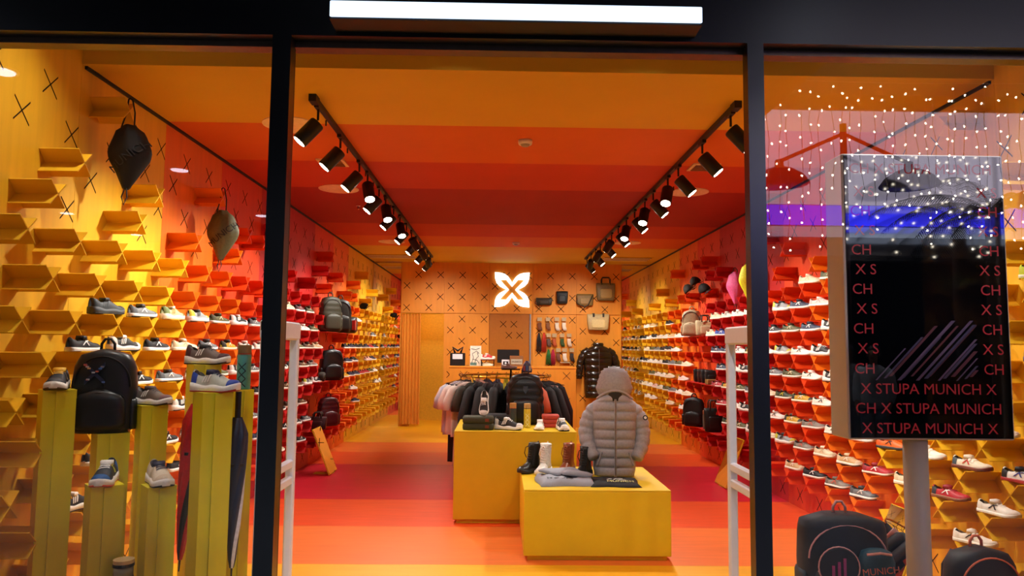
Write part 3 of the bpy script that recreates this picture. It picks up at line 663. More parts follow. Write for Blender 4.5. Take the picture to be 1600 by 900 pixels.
# grey hoodies, black shirt
def cloth_pile(name, loc, rz, w_, d, th, colr, label, seed):
    t = thing(name, label, 'clothing', loc, rz); r_ = random.Random(seed)
    NX, NY = 22, 12; ph = [r_.uniform(0, 6) for _ in range(4)]
    top = []
    for j in range(NY + 1):
        for i in range(NX + 1):
            u, v = i / NX * 2 - 1, j / NY * 2 - 1
            e = (1 - abs(u) ** 6) * (1 - abs(v) ** 6)
            x = u * w_ / 2 * (1 + .04 * sin(v * 3 + ph[0])); y = v * d / 2 * (1 + .05 * sin(u * 4 + ph[1]))
            z = .004 + th * e ** .5 * (.82 + .12 * sin(u * 5 + v * 3 + ph[2]) + .10 * sin(u * 11 - v * 4 + ph[3]) * e)
            top.append((x, y, z))
    b = MB(); n_ = NX + 1
    b.add(top + [(x, y, .002) for x, y, z in top], [(j * n_ + i, j * n_ + i + 1, (j + 1) * n_ + i + 1, (j + 1) * n_ + i) for j in range(NY) for i in range(NX)])
    o2 = n_ * (NY + 1); edge = [i for i in range(n_)] + [j * n_ + NX for j in range(1, NY + 1)] + [NY * n_ + i for i in range(NX - 1, -1, -1)] + [j * n_ for j in range(NY - 1, 0, -1)]
    b.f += [(edge[q], edge[q - 1], edge[q - 1] + o2, edge[q] + o2) for q in range(len(edge))]
    b.build('fabric', fabric(colr), t, True)
    return t
h1 = cloth_pile('folded_hoodie', (.55, 6.02, z1), R(4), .46, .40, .06, '8C8F98', 'folded light grey hoodie lying on the low table', 1)
MB().loft([[(x, y, z + .012 * sin(x * 25)) for x, y, z in sring(-.02, .08, .058 + .03 * f, .19 * s_, .085 * s_, 2.6, 22)] for f, s_ in ((0, .95), (.4, 1), (1, .75))]).build('hood', fabric('8C8F98'), h1, True)
MB().loft([[(x, y, z + .010 * sin(x * 20 + 1)) for x, y, z in sring(.10, -.02, .055 + .035 * f, .13 * s_, .07 * s_, 2.6, 22)] for f, s_ in ((0, .95), (.5, 1), (1, .7))]).build('sleeve', fabric('8C8F98'), h1, True)
link('printed_words', text_mesh('printed_words', 'be different', .045, mat('ink_dark', '15151A', .6), .0008), h1, (-.06, -.13, .058), (R(10), 0, R(-3)))
h2 = cloth_pile('folded_shirt', (.945, 5.98, z1), R(-2), .40, .36, .032, '0C0C0E', 'folded black shirt with pale lettering on the low table', 2)
link('printed_words', text_mesh('printed_words', 'MUNICH', .055, mat('ink_pale', 'D8D48A', .6), .0008), h2, (.04, -.115, .038), (R(6), 0, 0))
sw = MB()
for a_, b_ in (((-.06, -.05), (-.02, -.02)), ((-.01, -.06), (.02, -.01)), ((.03, -.06), (.09, -.075)), ((.02, -.03), (.07, -.01))):
    sw.tube([(a_[0], a_[1], .037), ((a_[0] + b_[0]) / 2, (a_[1] + b_[1]) / 2 + .01, .038), (b_[0], b_[1], .037)], .005, 5)
sw.build('printed_emblem', mat('ink_grey', 'B8B8B0', .6), h2)

# ---------------------------------------------------------------- puffer jackets
def puffer(loc, rz, colr, label, length, sh, rough, name, hood=True, stand=True, nq=9, dep=.13, arms='pocket', collar='2A2420'):
    t = thing(name, label, 'jacket', loc, rz)              # origin at hem centre; front faces -y
    m = nylon(colr, rough); prof = ([0, .12, .45, .78, .88, .95, 1.0], [.86, .93, .95, 1.0, .93, .68, .34])
    rings = []; NJ = nq * 8
    for j in range(NJ + 1):
        f = j / NJ; s_ = interp(f, *prof); q = .80 + .20 * abs(sin(f * nq * pi)) ** .45
        rg = sring(0, 0, f * length, sh * s_ * (.985 + .015 * q), dep * (.75 + .25 * s_) * q, 2.5, 36)
        rings.append([(x, y, z - .018 * (abs(x) / sh) ** 2 + (.012 * abs(x) / sh if y < 0 else 0)) for x, y, z in rg])
    MB().loft(rings).build('body', m, t, True)
    z_ = MB().tube([(0, -dep * (.75 + .25 * interp(f, *prof)) - .002, f * length) for f in [j / 14 for j in range(14)]], .010, 6).build('zip_placket', nylon(colr, rough), t)
    MB().tube([(0, -dep * (.75 + .25 * interp(f, *prof)) - .010, f * length) for f in [j / 14 for j in range(14)]], .004, 5).build('zip', mat('zip_grey', '6A6660', .4, .5), z_)
    for sx in (-1, 1):
        if arms == 'pocket':
            pts = [(sx * sh * .60, .01, length * .84), (sx * sh * .92, .015, length * .765), (sx * sh * 1.14, .015, length * .64), (sx * sh * 1.22, .0, length * .49), (sx * sh * 1.12, -.05, length * .34), (sx * sh * .90, -dep * .8, length * .22)]
            rr = [.060, .072, .074, .072, .064, .050]
        else:
            pts = [(sx * sh * .62, 0, length * .90), (sx * sh * .94, 0, length * .84), (sx * sh * 1.18, -.01, length * .70), (sx * sh * 1.27, -.02, length * .55), (sx * sh * 1.30, -.03, length * .42), (sx * sh * 1.30, -.03, length * .36)]
            rr = [.085, .088, .08, .074, .066, .055]
        fine, fr_ = [], []
        NQ = 44
        for j in range(NQ + 1):
            f = j / NQ * (len(pts) - 1); a = min(int(f), len(pts) - 2); g = f - a
            P0 = Vector(pts[max(a - 1, 0)]); P1 = Vector(pts[a]); P2 = Vector(pts[a + 1]); P3 = Vector(pts[min(a + 2, len(pts) - 1)])
            fine.append(.5 * ((2 * P1) + (P2 - P0) * g + (2 * P0 - 5 * P1 + 4 * P2 - P3) * g * g + (3 * P1 - P0 - 3 * P2 + P3) * g ** 3))
            fr_.append((rr[a] + (rr[a + 1] - rr[a]) * g) * (.84 + .16 * abs(sin(j / NQ * pi * 8)) ** .5))
        MB().tube(fine, fr_, 14).build('sleeve', m, t, True)
        MB().tube([(sx * sh * .58, -dep * .93, length * .30), (sx * sh * .78, -dep * .80, length * .14)], .007, 6).build('pocket_welt', mat('welt_' + colr, colr, .5), t)
    if hood:
        rings = []
        for f, rx, ry, cy in ((-.02, .10, .085, 0), (.03, .145, .105, -.005), (.07, .158, .115, -.012), (.12, .145, .118, -.010), (.17, .13, .112, -.004), (.21, .115, .10, .003), (.235, .09, .08, .008), (.25, .05, .05, .01), (.255, .012, .015, .012)):
            for e in (0, .02):
                rings.append(sring(0, cy, length * .945 + f + e * .6, rx * (1 + (.02 if e else 0)), ry * (1 + (.02 if e else 0)), 2.3, 28))
        hd = MB().loft(rings).build('hood', m, t, True)
        MB().loft([sring(0, -.036, length * .95 + z, rx, .090, 2.2, 20) for z, rx in ((-.03, .05), (.0, .075), (.035, .085), (.05, .075))]).build('hood_opening', mat('jacket_lining', collar, .8), hd, True)
        MB().tube([(.15 * cos(a), -.122 + .085 * abs(cos(a)) ** 2, length * .945 + .062 - .075 * abs(cos(a)) ** 2) for a in [pi * j / 14 for j in range(15)]], .012, 8).build('hood_edge', m, hd, True)
    else:
        rings = []
        for f, r_ in ((0, .095), (.02, .11), (.05, .108), (.06, .115), (.09, .105), (.10, .095), (.085, .085), (.03, .08)):
            rings.append(sring(0, -.005, length * .955 + f, r_, r_ * .8, 2.3, 24))
        MB().loft(rings).build('collar', m, t, True)
    if stand:
        MB().lathe([(.10, 0), (.10, .01), (.03, .02), (.03, .2)], 16).build('stand_post', MATTE, t)
    return t
jk = puffer((1.01, 6.36, z1), R(-4), '9A969A', 'taupe hooded puffer jacket displayed on the low table', .71, .198, .55, 'puffer_jacket')
b = MB().lathe([(.022, 0), (.022, .004)], 18); b.xf(Matrix.Rotation(R(70), 4, 'X')); b.xf(Matrix.Translation((.262, -.055, .50))); bd = b.build('sleeve_badge', mat('badge_black', '121214', .5), jk)
b = MB().lathe([(.012, .004), (.012, .006)], 14); b.xf(Matrix.Rotation(R(70), 4, 'X')); b.xf(Matrix.Translation((.262, -.055, .50))); b.build('badge_ring', mat('badge_white', 'D8D8D8', .5), bd)
pc = puffer((2.02, 14.775, .62), 0, '22180F', 'long glossy dark brown puffer coat hung on the back wall', 1.06, .30, .16, 'puffer_coat', hood=False, stand=False, nq=8, dep=.15, arms='down')
MB().tube([(0, -.02, 1.0), (0, 0, 1.12), (0, .15, 1.13)], .006, 6).build('hanger_hook', CHROME, pc)

# ================================================================== ROUND CLOTHES RAIL
RC = Vector((.08, 9.0, 0)); RR, RZ = .55, 1.275
rk = thing('round_clothes_rail', 'round gold clothes rail behind the taller table', 'clothes rail', RC)
ring = lambda r, z, n=40: [(r * cos(2 * pi * j / n), r * sin(2 * pi * j / n), z) for j in range(n + 1)]
MB().tube(ring(RR, RZ), .013, 8).build('rail_ring', GOLD, rk, True)
MB().tube(ring(RR * .97, .12), .012, 8).build('base_ring', GOLD, rk, True)
for a in (45, 135, 225, 315): MB().tube([(RR * cos(R(a)), RR * sin(R(a)), 0), (RR * cos(R(a)), RR * sin(R(a)), RZ)], .012, 8).build('post', GOLD, rk, True)
def garment(ang, colr, label, kind='tee', length=.62, rr=RR, z0=RZ, sh=.21, group='garments on the round clothes rail', name='hanging_garment', rr2=None):
    a = R(ang); t = thing(name, label, 'clothing', RC + Vector((rr * cos(a), rr * sin(a), z0)), a, group)   # local x points outward
    m = fabric(colr); zt = -.10
    MB().tube([(0, 0, .018), (.012, 0, .028), (.022, 0, .014), (.014, 0, -.004), (0, 0, -.012), (0, 0, -.05), (sh * .9, 0, -.10), (-sh * .9, 0, -.10), (0, 0, -.05)], .004, 5).build('hanger', MATTE, t)
    rings = []; n_ = 12; ph = ang
    if kind == 'trouser':
        for j in range(n_ + 1):
            f = j / n_; rings.append([(x, y + .008 * sin(x * 30 + f * 4 + ph), z) for x, y, z in sring(0, 0, zt - length * f, .14 + .01 * f, .022, 2.6, 20)])
    else:
        for j in range(n_ + 1):
            f = j / n_; wd = interp(f, [0, .04, .14, .3, 1], [.06, .5 * sh + .05, sh * .98, sh * 1.0, sh * 1.08])
            rings.append([(x, y + .010 * sin(x * 34 + ph) * f + .008 * sin(f * 7 + ph), z) for x, y, z in sring(0, 0, zt + .035 - length * f, wd, .030 * (1 + .25 * sin(f * 3)), 2.4, 22)])
    MB().loft(rings).build('body', m, t, True)
    if kind != 'trouser':
        L_ = .20 if kind == 'tee' else .52
        for sx in (-1, 1):
            MB().tube([(sx * sh * .72, 0, zt - .03), (sx * sh * .98, 0, zt - .07), (sx * (sh * 1.08 + L_ * .18), 0, zt - .09 - L_ * .5), (sx * (sh * 1.1 + L_ * .22), .01, zt - .09 - L_)], [.045, .055, .055, .058 if kind == 'tee' else .035], 10).build('sleeve', m, t, True)
    return t
GAR = [(178, '1A1A1C', 'trouser', .95, 'long black trousers hanging at the far left of round rail'), (186, 'E4DEDA', 'tee', .62, 'white t-shirt outermost on the left of round rail'), (195, 'C8CCDA', 'tee', .63, 'pale blue t-shirt second on the left of round rail'),
       (204, 'EDE2D8', 'tee', .62, 'off-white t-shirt third on the left of round rail'), (209, 'D8BCB4', 'trouser', .95, 'dusty pink long trousers below the white t-shirts'), (214, 'E8E0D4', 'tee', .63, 'cream t-shirt next to the olive one on round rail'),
       (226, '3A3628', 'tee', .66, 'dark olive t-shirt on the front left of round rail'), (236, '1C1C1E', 'long', .70, 'black jacket with long sleeve on front of round rail'), (247, '202022', 'long', .70, 'black jumper second from the olive shirt on round rail'),
       (259, '18181A', 'long', .66, 'black garment hidden behind the standing black backpack'), (275, '222226', 'tee', .62, 'charcoal t-shirt behind the standing black backpack'), (292, '1A1A1C', 'long', .68, 'black top on the front right of round rail'),
       (304, 'C8603E', 'tee', .75, 'coral orange dress right of the black backpack'), (314, '141416', 'long', .70, 'black jumper right of the coral dress'), (324, '17171A', 'long', .72, 'black jacket near the right end of round rail'),
       (336, 'E2C8C4', 'trouser', .9, 'pale pink trousers at the right end of round rail'), (347, '19191B', 'trouser', .9, 'black trousers outermost on the right of round rail'), (20, '1E1E22', 'long', .6, 'dark jumper at the back right of round rail'),
       (62, 'B02630', 'tee', .55, 'red t-shirt at the back centre of round rail'), (75, 'BC2834', 'tee', .55, 'second red t-shirt at the back centre of round rail'), (88, 'B8C02A', 'tee', .5, 'lime green t-shirt at the back of round rail'),
       (100, '4A5668', 'tee', .52, 'slate blue t-shirt at the back of round rail'), (114, '2A3040', 'long', .55, 'dark navy jumper at the back left of round rail'), (128, 'C89A88', 'tee', .5, 'salmon t-shirt at the back left of round rail'), (146, '26262C', 'long', .55, 'charcoal jumper at the back left of round rail')]
for a, c_, k_, L_, lb_ in GAR: garment(a, c_, lb_, k_, L_)

# ================================================================== COUNTER TOP
ZT = 1.285
def cpos(u, y=13.15): return (at(u, 571, y).x, y, ZT)
t = thing('ribbon_box', 'black gift bag with bow and white label on counter', 'gift bag', cpos(715))
MB().bbox(-.135, .135, -.06, .06, 0, .23, .008).build('body', mat('black_card', '111012', .4), t); MB().box(-.09, .09, -.066, -.06, .12, .21).build('label', WHITE, t)
MB().tube([(-.05, 0, .23), (-.09, 0, .33), (0, 0, .27), (.09, 0, .33), (.05, 0, .23)], .022, 8).build('bow', mat('black_ribbon', '1A1414', .3), t, True)
t = thing('poster_card', 'white card with black line drawing standing on counter', 'card', cpos(743)); MB().box(-.10, .10, -.004, .004, 0, .36).build('card', mat('card_cream', 'E6E0CC', .6), t)
ln_ = MB()
for pts in ([(-.07, .05), (-.04, .15), (-.06, .22), (.02, .27), (.06, .22)], [(-.02, .04), (.01, .13), (.05, .17), (.03, .24)], [(.06, .05), (.03, .10), (-.05, .12)], [(-.08, .31), (.0, .29), (.07, .32)]):
    ln_.tube([(x, -.006, z) for x, z in pts], .005, 5)
ln_.build('drawing', mat('ink_line', '20242A', .6), t); MB().box(-.095, .02, -.007, -.004, .01, .06).build('tinted_band', mat('ink_teal', '5A8078', .6), t)
t = thing('shoe_riser', 'low two-step riser on counter under the red trainer', 'stand', cpos(762)); MB().box(-.13, .13, -.07, .07, .10, .115).build('plate', mat('clear_acrylic_brown', '6A2A1A', .3), t); MB().box(-.12, -.105, -.06, .06, 0, .10).build('foot', SLOT, t); MB().box(.105, .12, -.06, .06, 0, .10).build('foot', SLOT, t)
p = cpos(762); shoe('RW', (p[0], p[1], ZT + .115), R(-15), label='red and white trainer on riser at the counter', detail=1); shoe('CR', (p[0], p[1] - .005, ZT), R(-10), label='cream shoe beneath the red trainer on counter', detail=0, scale=.8)
t = thing('monitor', 'black computer monitor seen from behind on the counter', 'monitor', cpos(794)); MB().bbox(-.2, .2, 0, .03, .06, .30, .006).build('back_shell', MATTE, t); MB().box(-.03, .03, .03, .05, .01, .15).build('neck', MATTE, t); MB().box(-.1, .1, -.05, .12, 0, .01).build('foot', MATTE, t)
t = thing('counter_sign', 'small white framed sign in front of the monitor', 'sign', cpos(790, 13.0)); MB().box(-.07, .07, -.005, .005, 0, .12).build('plate', WHITE, t); MB().box(-.045, .045, -.008, -.005, .03, .09).build('printed_block', MATTE, t); MB().lathe([(.018, -.001), (.018, .001)], 14).xf(Matrix.Translation((0, -.009, .06)) @ Matrix.Rotation(pi / 2, 4, 'X')).build('printed_ring', WHITE, t)
t = thing('cardboard_box', 'brown cardboard box with pale label on counter', 'box', cpos(807, 13.02)); MB().bbox(-.12, .12, -.06, .08, 0, .19, .004).build('carton', mat('brown_card', '8A5A30', .8), t); MB().box(-.10, .10, -.064, -.06, .04, .13).build('label', mat('label_grey', 'B0A890', .7), t)
link('printed_words', text_mesh('box_words', 'MUNICH', .042, mat('ink_brown', '4A3018', .6), .0008), t, (0, -.066, .085), UPR)

# ================================================================== BACK WALL DISPLAY
EMB = thing('wall_emblem', 'glowing white four-petal cross emblem on the back wall', 'sign', (.255, YB - .03, 2.81))
glow = emit('emblem_glow', 'E8F6FF', 1.7)
hs_ = .36
outer = [(.115, .0), (.18, .03), (.26, .075), (.32, .14), (.352, .23), (hs_, hs_), (.24, .352), (.15, .325), (.08, .27), (.03, .20), (0, .145)]
inner = [(.065, .0), (.105, .045), (.15, .092), (.195, .14), (.25, .205), (.19, .205), (.12, .205), (.09, .165), (.055, .125), (.028, .095), (0, .062)]
for fx, fz in ((1, 1), (1, -1), (-1, 1), (-1, -1)):
    b = MB(); n_ = len(outer); vs = []; fs = []
    for dpt in (-.02, .02):
        vs += [(p[0] * fx, dpt, p[1] * fz) for p in outer] + [(p[0] * fx, dpt, p[1] * fz) for p in inner]
    for q in range(n_ - 1):
        fs += [(q, q + 1, n_ + q + 1, n_ + q), (2 * n_ + q, 3 * n_ + q, 3 * n_ + q + 1, 2 * n_ + q + 1), (q, 2 * n_ + q, 2 * n_ + q + 1, q + 1), (n_ + q, n_ + q + 1, 3 * n_ + q + 1, 3 * n_ + q)]
    fixn(b.add(vs, fs).build('petal', glow, EMB))
# bags
def wall_bag(loc, w_, h, d, colr, label, straps=True, name='shoulder_bag', flap=None, cat='bag'):
    t = thing(name, label, cat, loc); m = nylon(colr, .55)                  # origin: bottom centre at wall
    MB().loft([[(x, y + .004 * sin(x * 40 + z * 30), z) for x, y, z in sring(0, -d / 2 - .005, h * f, w_ / 2 * s_, d / 2 * s2, 4, 24)] for f, s_, s2 in ((0, .80, .8), (.08, .9, 1), (.5, .97, .95), (.85, 1.0, .7), (1, .98, .4))]).build('body', m, t, True)
    MB().loft([sring(0, -d - .0, h * f, w_ * .30 * s_, .012 * s_, 3.5, 16) for f, s_ in ((.12, .8), (.2, 1), (.6, 1), (.66, .8))]).build('front_pocket', nylon(flap or colr, .6), t, True)
    if straps:
        for yy in (-.02, -d):
            MB().tube([(-w_ * .22, yy, h * .9), (-w_ * .22, yy, h * 1.2), (-w_ * .17, yy * .8, h * 1.33), (w_ * .17, yy * .8, h * 1.33), (w_ * .22, yy, h * 1.2), (w_ * .22, yy, h * .9)], .01, 6).build('handle', mat('strap_dark', '2A2014', .6), t, True)
    return t
yb = YB - .015
p = at(935, 470, yb); wall_bag((p.x + .14, yb, p.z), .40, .36, .14, '6E5A34', 'khaki tote bag highest on the right of back wall', flap='A08448', name='tote_bag')
p = at(924, 516, yb); wall_bag((p.x + .13, yb, p.z), .46, .33, .14, 'B9A270', 'pale beige tote bag above the dark puffer coat', flap='D2BC82', name='tote_bag', straps=False)
bag = bpy.context.view_layer and [o for o in COL.objects if o.get('label') == 'pale beige tote bag above the dark puffer coat'][0]
for sx in (-1, 1): MB().box(sx * .10 - .018, sx * .10 + .018, -.15, -.02, .27, .345).build('strap_tab', mat('strap_dark', '2A2014', .6), bag)
p = at(915, 478, yb); t = wall_bag((p.x - .02, yb, p.z), .36, .24, .10, '7A6030', 'small khaki crossbody bag left of the tote bags', straps=False, flap='8A7040')
MB().tube([(-.16, -.06, .22), (-.17, -.10, .05), (-.02, -.13, -.03), (.05, -.13, .0), (.13, -.11, .16), (.16, -.06, .23)], .012, 6).build('long_strap', mat('strap_dark', '2A2014', .6), t, True)
p = at(878, 475, yb); wall_bag((p.x, yb, p.z), .24, .26, .10, '100F12', 'small square black bag on the back wall', straps=False, name='small_bag')
p = at(850, 477, yb); t = wall_bag((p.x, yb, p.z), .34, .15, .09, '2E2210', 'dark brown waist bag left of square black bag', straps=False, name='waist_bag', flap='3A2C18')
MB().tube([(-.16, -.05, .10), (-.19, -.05, .04), (-.12, -.07, -.02), (-.09, -.06, -.05)], .008, 6).build('belt', mat('strap_dark', '2A2014', .6), t, True)
# socks and laces on hooks
def hook(x, z, parent): MB().tube([(0, .0, .0), (0, -.09, 0)], .003, 5).build('peg', CHROME, parent)
def socks(u, v, cc, label, h=.26, w_=.11):
    p = at(u, v, yb); t = thing('sock_pack', label, 'socks', (p.x, yb, p.z), 0, 'sock packs hung beside the counter')
    hook(0, 0, t); MB().box(-w_ * .42, w_ * .42, -.05, -.044, -.065, .01).build('header_card', mat('sock_card', 'B8A078', .7), t)
    MB().loft([sring(dx, -.047, z, rx, .014, 3, 14) for dx, z, rx in ((0, -.095, w_ * .36), (0, -.17, w_ * .36), (.01, -.21, w_ * .40), (.025, -h, w_ * .30))]).build('socks', fabric(cc), t, True)
for u, v, cc, lb_ in ((843, 497, '6A3A20', 'brown sock pack, top row far left'), (856, 497, '7A4A2A', 'tan sock pack, top row second'), (870, 497, 'D6C8B4', 'cream sock pack with card, top row third'), (881, 497, 'E0D4C0', 'white sock pack, top row at right'),
                      (857, 522, '5A4038', 'dark mixed sock pack, middle row at left'), (866, 522, 'A84A1E', 'orange patterned sock pack, middle row second'), (878, 522, '2E4A22', 'green sock pack with white card, middle row'), (889, 522, 'D8C4AC', 'pale sock pack, middle row at right'),
                      (872, 545, '6A3A2A', 'brown sock pack, bottom row at left'), (882, 545, 'E0CDBA', 'white and black sock pack, bottom row middle'), (893, 545, '2A2020', 'black sock pack, bottom row at right')): socks(u, v, cc, lb_)
def laces(u, v, cc, label, h=.42):
    p = at(u, v, yb); t = thing('lace_bundle', label, 'shoelaces', (p.x, yb, p.z), 0, 'shoelace bundles hung beside the counter'); hook(0, 0, t)
    for j in range(7):
        dx = -.04 + .013 * j; MB().tube([(dx * .3, -.05, .0), (dx, -.05 - .01 * (j % 2), -h * .4), (dx * 1.2, -.045, -h * (.9 + .02 * (j % 3)))], .007, 5).build('lace', fabric(cc), t, True)
for u, v, cc, lb_ in ((842, 520, '17151C', 'bundle of black shoelaces at the left'), (850, 520, 'B83018', 'bundle of red shoelaces beside black ones'), (857, 546, '2A6A2A', 'bundle of green shoelaces in the bottom row'), (864, 546, 'A81838', 'bundle of crimson shoelaces in the bottom row')): laces(u, v, cc, lb_, .42 if v < 530 else .34)
MB().box(.05, .26, -.13, .0, -.01, .0).build('accessory_ledge', mat('clear_acrylic', 'C8B89A', .2), thing('wall_ledge', 'small clear ledge under the bottom row of socks', 'shelf', (1.2, yb, at(890, 566, yb).z)))
# fitting room curtain
cu = thing('curtain', 'orange-yellow curtain drawn aside at the fitting room', 'curtain', (-1.80, YB - .05, 0))
pts_ = [(-.19 + .38 * j / 48, .028 * sin(j * pi / 4)) for j in range(49)]
b = MB(); n_ = len(pts_)
b.add([(x, y, 2.29) for x, y in pts_] + [(x * 1.03, y * 1.2, .05) for x, y in pts_] + [(x, y + .006, 2.29) for x, y in pts_] + [(x * 1.03, y * 1.2 + .006, .05) for x, y in pts_],
      [(q, q + 1, n_ + q + 1, n_ + q) for q in range(n_ - 1)] + [(2 * n_ + q + 1, 2 * n_ + q, 3 * n_ + q, 3 * n_ + q + 1) for q in range(n_ - 1)])
b.build('cloth', fabric('D98A24', .8), cu, True); MB().tube([(-.2, 0, 2.295), (.66, 0, 2.295)], .010, 8).build('curtain_rod', GOLD, cu)

# ================================================================== LEFT WINDOW DISPLAY
def column(u0, u1, v, y, label, rz=45., lean=0):
    """square hollow yellow column, turned edge-on, with its top at pixel height v"""
    A, B = at(u0, v, y), at(u1, v, y); diag = (B.x - A.x); s_ = diag / 1.4142 / 2
    t = thing('display_column', label, 'display column', ((A.x + B.x) / 2, y, 0), R(rz), 'yellow display columns in the left window')
    h = A.z
    MB().box(-s_, s_, -s_, s_, 0, h - .006).build('shaft', YELG, t)
    MB().box(-s_ - .001, s_ + .001, -s_ - .001, s_ + .001, h - .006, h).build('top_plate', YELG, t)
    for sx, sy in ((-1, -1), (1, -1)):
        pass
    # the raised fold strips on the two visible faces
    MB().box(-s_ * .25, s_ * .25, -s_ - .012, -s_, 0, h - .006).build('fold_strip', YELG, t)
    MB().box(s_, s_ + .012, -s_ * .2, s_ * .3, 0, h - .006).build('fold_strip', YELG, t)
    return (A.x + B.x) / 2, y, h
c1 = column(58, 122, 608, 4.00, 'tall yellow column at the far left of the window', 40)
c2 = column(131, 196, 756, 3.82, 'short yellow column in front of the black backpack', 40)
c2b = column(141, 205, 675, 4.15, 'yellow column carrying the black backpack', 40)
c3 = column(211, 265, 632, 4.18, 'yellow column carrying the grey and pink trainer', 38)
c4 = column(219, 278, 757, 3.85, 'short yellow column carrying the white trainer', 40)
c5 = column(290, 348, 569, 4.30, 'tallest yellow column behind the blue trainer', 38)
c6 = column(301, 366, 612, 3.86, 'yellow column carrying the blue and white trainer', 40)
c7 = column(362, 398, 608, 4.15, 'slim yellow column carrying the teal bottle', 38)
PAL.update({'D1': ('black and orange trainer', '22242A', '3A3C40', 'E8E4DA', '5A4630', 'F2EEE6', 'D8A020', 'chunky'),
            'D2': ('blue and lime trainer', '2A2E34', '1E5A9E', 'EFEBE4', 'D8563E', 'D8D83A', 'ECEAE2', 'chunky'),
            'D3': ('grey and pink trainer', '6E6258', '7A5458', 'EDE8DE', '2A2624', 'F2EEE6', '4A3A38', 'chunky'),
            'D4': ('white trainer', 'E2D8C4', 'D8C8B0', 'F0ECE4', '16181C', 'F2EEE6', '2A2E48', 'chunky'),
            'D5': ('maroon and taupe trainer', '6E5E56', '4E2A30', 'EFEAE0', '2A2220', 'F2EEE6', '2A2628', 'chunky'),
            'D6': ('white and blue trainer', 'C8CCBE', '2448A8', 'F2F0EA', 'A01C24', 'F2EEE6', '20264A', 'chunky')})
shoe('D1', (c1[0], c1[1], c1[2]), R(-68), label='black trainer with orange tab on the far left column')
shoe('D2', (c2[0], c2[1], c2[2]), R(-74), label='dark trainer with blue collar and coral sole on short column')
shoe('D3', (c3[0], c3[1], c3[2]), R(-20), label='grey and pink trainer on column beside the black backpack', scale=.9)
shoe('D4', (c4[0], c4[1], c4[2]), R(-52), label='white trainer with navy patch on short column')
shoe('D5', (c5[0] + .02, c5[1], c5[2]), R(-14), label='maroon and taupe trainer on the tallest column')
shoe('D6', (c6[0] + .01, c6[1], c6[2]), R(-16), label='white trainer with blue trim and red sole on column')
bpL = backpack((c2b[0] - .045, c2b[1], c2b[2]), R(12), .335, .465, .17, '1B1D1F', 'black leather-look backpack in the left window', rough=.38)
for q in range(2):
    b = MB()
    for sg in (1, -1): b.prism([(-.05, -.05 * sg - .012), (-.05, -.05 * sg + .012), (.05, .05 * sg + .012), (.05, .05 * sg - .012)], lambda a, c_: (a - .03, -.0895, .33 + c_), lambda a, c_: (a - .03, -.092, .33 + c_))
    if q == 0: b.build('embroidered_cross', nylon('262C48'), bpL)
for q in range(14):
    a_ = rs.uniform(-.05, .05); sg = rs.choice((1, -1)); MB().box(a_ - .038, a_ - .022, -.0945, -.092, .325 + a_ * sg, .333 + a_ * sg).build('embroidery_stitch', nylon(rs.choice(['C8D0D8', '4A78C8', 'D06A5A', 'D8B070'])), bpL)
p = at(383, 608, 4.13); bottle((c7[0], c7[1], c7[2]), 'teal flask with wooden lid on the slim column', '5AAAA0', '8A7048', .25, .038, band='A82820', mark='16323A')
p = atz(192, 905, .42)
t = thing('tumbler', 'low clear tumbler with bamboo lid at window bottom', 'cup', (at(192, 905, 3.75).x, 3.75, 0))
column_h = at(192, 905, 3.75).z - .06
MB().box(-.07, .07, -.07, .07, 0, column_h).build('riser', YELG, t)
MB().lathe([(.045, column_h), (.048, column_h + .01), (.048, column_h + .075)], 20).build('dark_base', mat('navy_plastic', '1E2638', .3), t, True)
MB().lathe([(.046, column_h + .075), (.046, column_h + .125)], 20).build('cup_wall', mat('smoked_plastic', '8A8A78', .15), t, True)
MB().lathe([(.050, column_h + .125), (.050, column_h + .140)], 20).build('black_band', MATTE, t); MB().lathe([(.049, column_h + .140), (.049, column_h + .158)], 20).build('bamboo_lid', mat('bamboo', 'D8BE8A', .5), t)
def umbrella(u0, v0, u1, v1, y, cols, label):
    A, B = at(u0, v0, y), at(u1, v1, y)
    t = thing('folded_umbrella', label, 'umbrella', B); L_ = (A - B).length; t.rotation_euler = (A - B).to_track_quat('Z', 'Y').to_euler()
    for k in range(6):
        b = MB(); rows = []
        for j in range(19):
            f = j / 18; r_ = interp(f, [0, .06, .3, .7, .9, 1], [.010, .018, .034, .048, .050, .022])
            a0 = k * pi / 3 + f * 3.0
            rows.append([((r_ * (1 + .18 * sin(q * pi / 4))) * cos(a0 + q * pi / 12), (r_ * (1 + .18 * sin(q * pi / 4))) * sin(a0 + q * pi / 12), L_ * (.06 + .80 * f)) for q in range(5)])
        b.loft(rows, caps=False, closed=False); b.build('panel', nylon(cols[k % len(cols)]), t, True)
    MB().tube([(0, 0, 0), (0, 0, L_ * .10)], [.004, .007], 8).build('ferrule', MATTE, t); MB().tube([(0, 0, L_ * .82), (0, 0, L_)], .016, 10).build('handle', MATTE, t)
    MB().lathe([(.052, L_ * .60), (.053, L_ * .615)], 16).build('strap', MATTE, t)
umbrella(310, 590, 279, 893, 4.02, ['C01E24', 'C01E24', '141416', 'B81C22'], 'folded red and black umbrella between the columns')
umbrella(373, 612, 361, 905, 3.95, ['1B2238', '1B2238', '1E2640', 'D8DADF'], 'folded navy and white umbrella beside the door upright')
pk = at(186, 155, 4.585); drawstring((XL + .228, 4.60, GZ0 + G * 6 + .075), R(8), .27, .42, '0E0E10', 'black drawstring bag hung from a high yellow shelf', 'MUNICH', '2E2E34', .17)
drawstring((XL + .228, 6.20, GZ0 + G * 5 + .075), R(6), .27, .43, '57583A', 'olive drawstring bag hung from an orange shelf', 'MUNICH', '101010', .19)

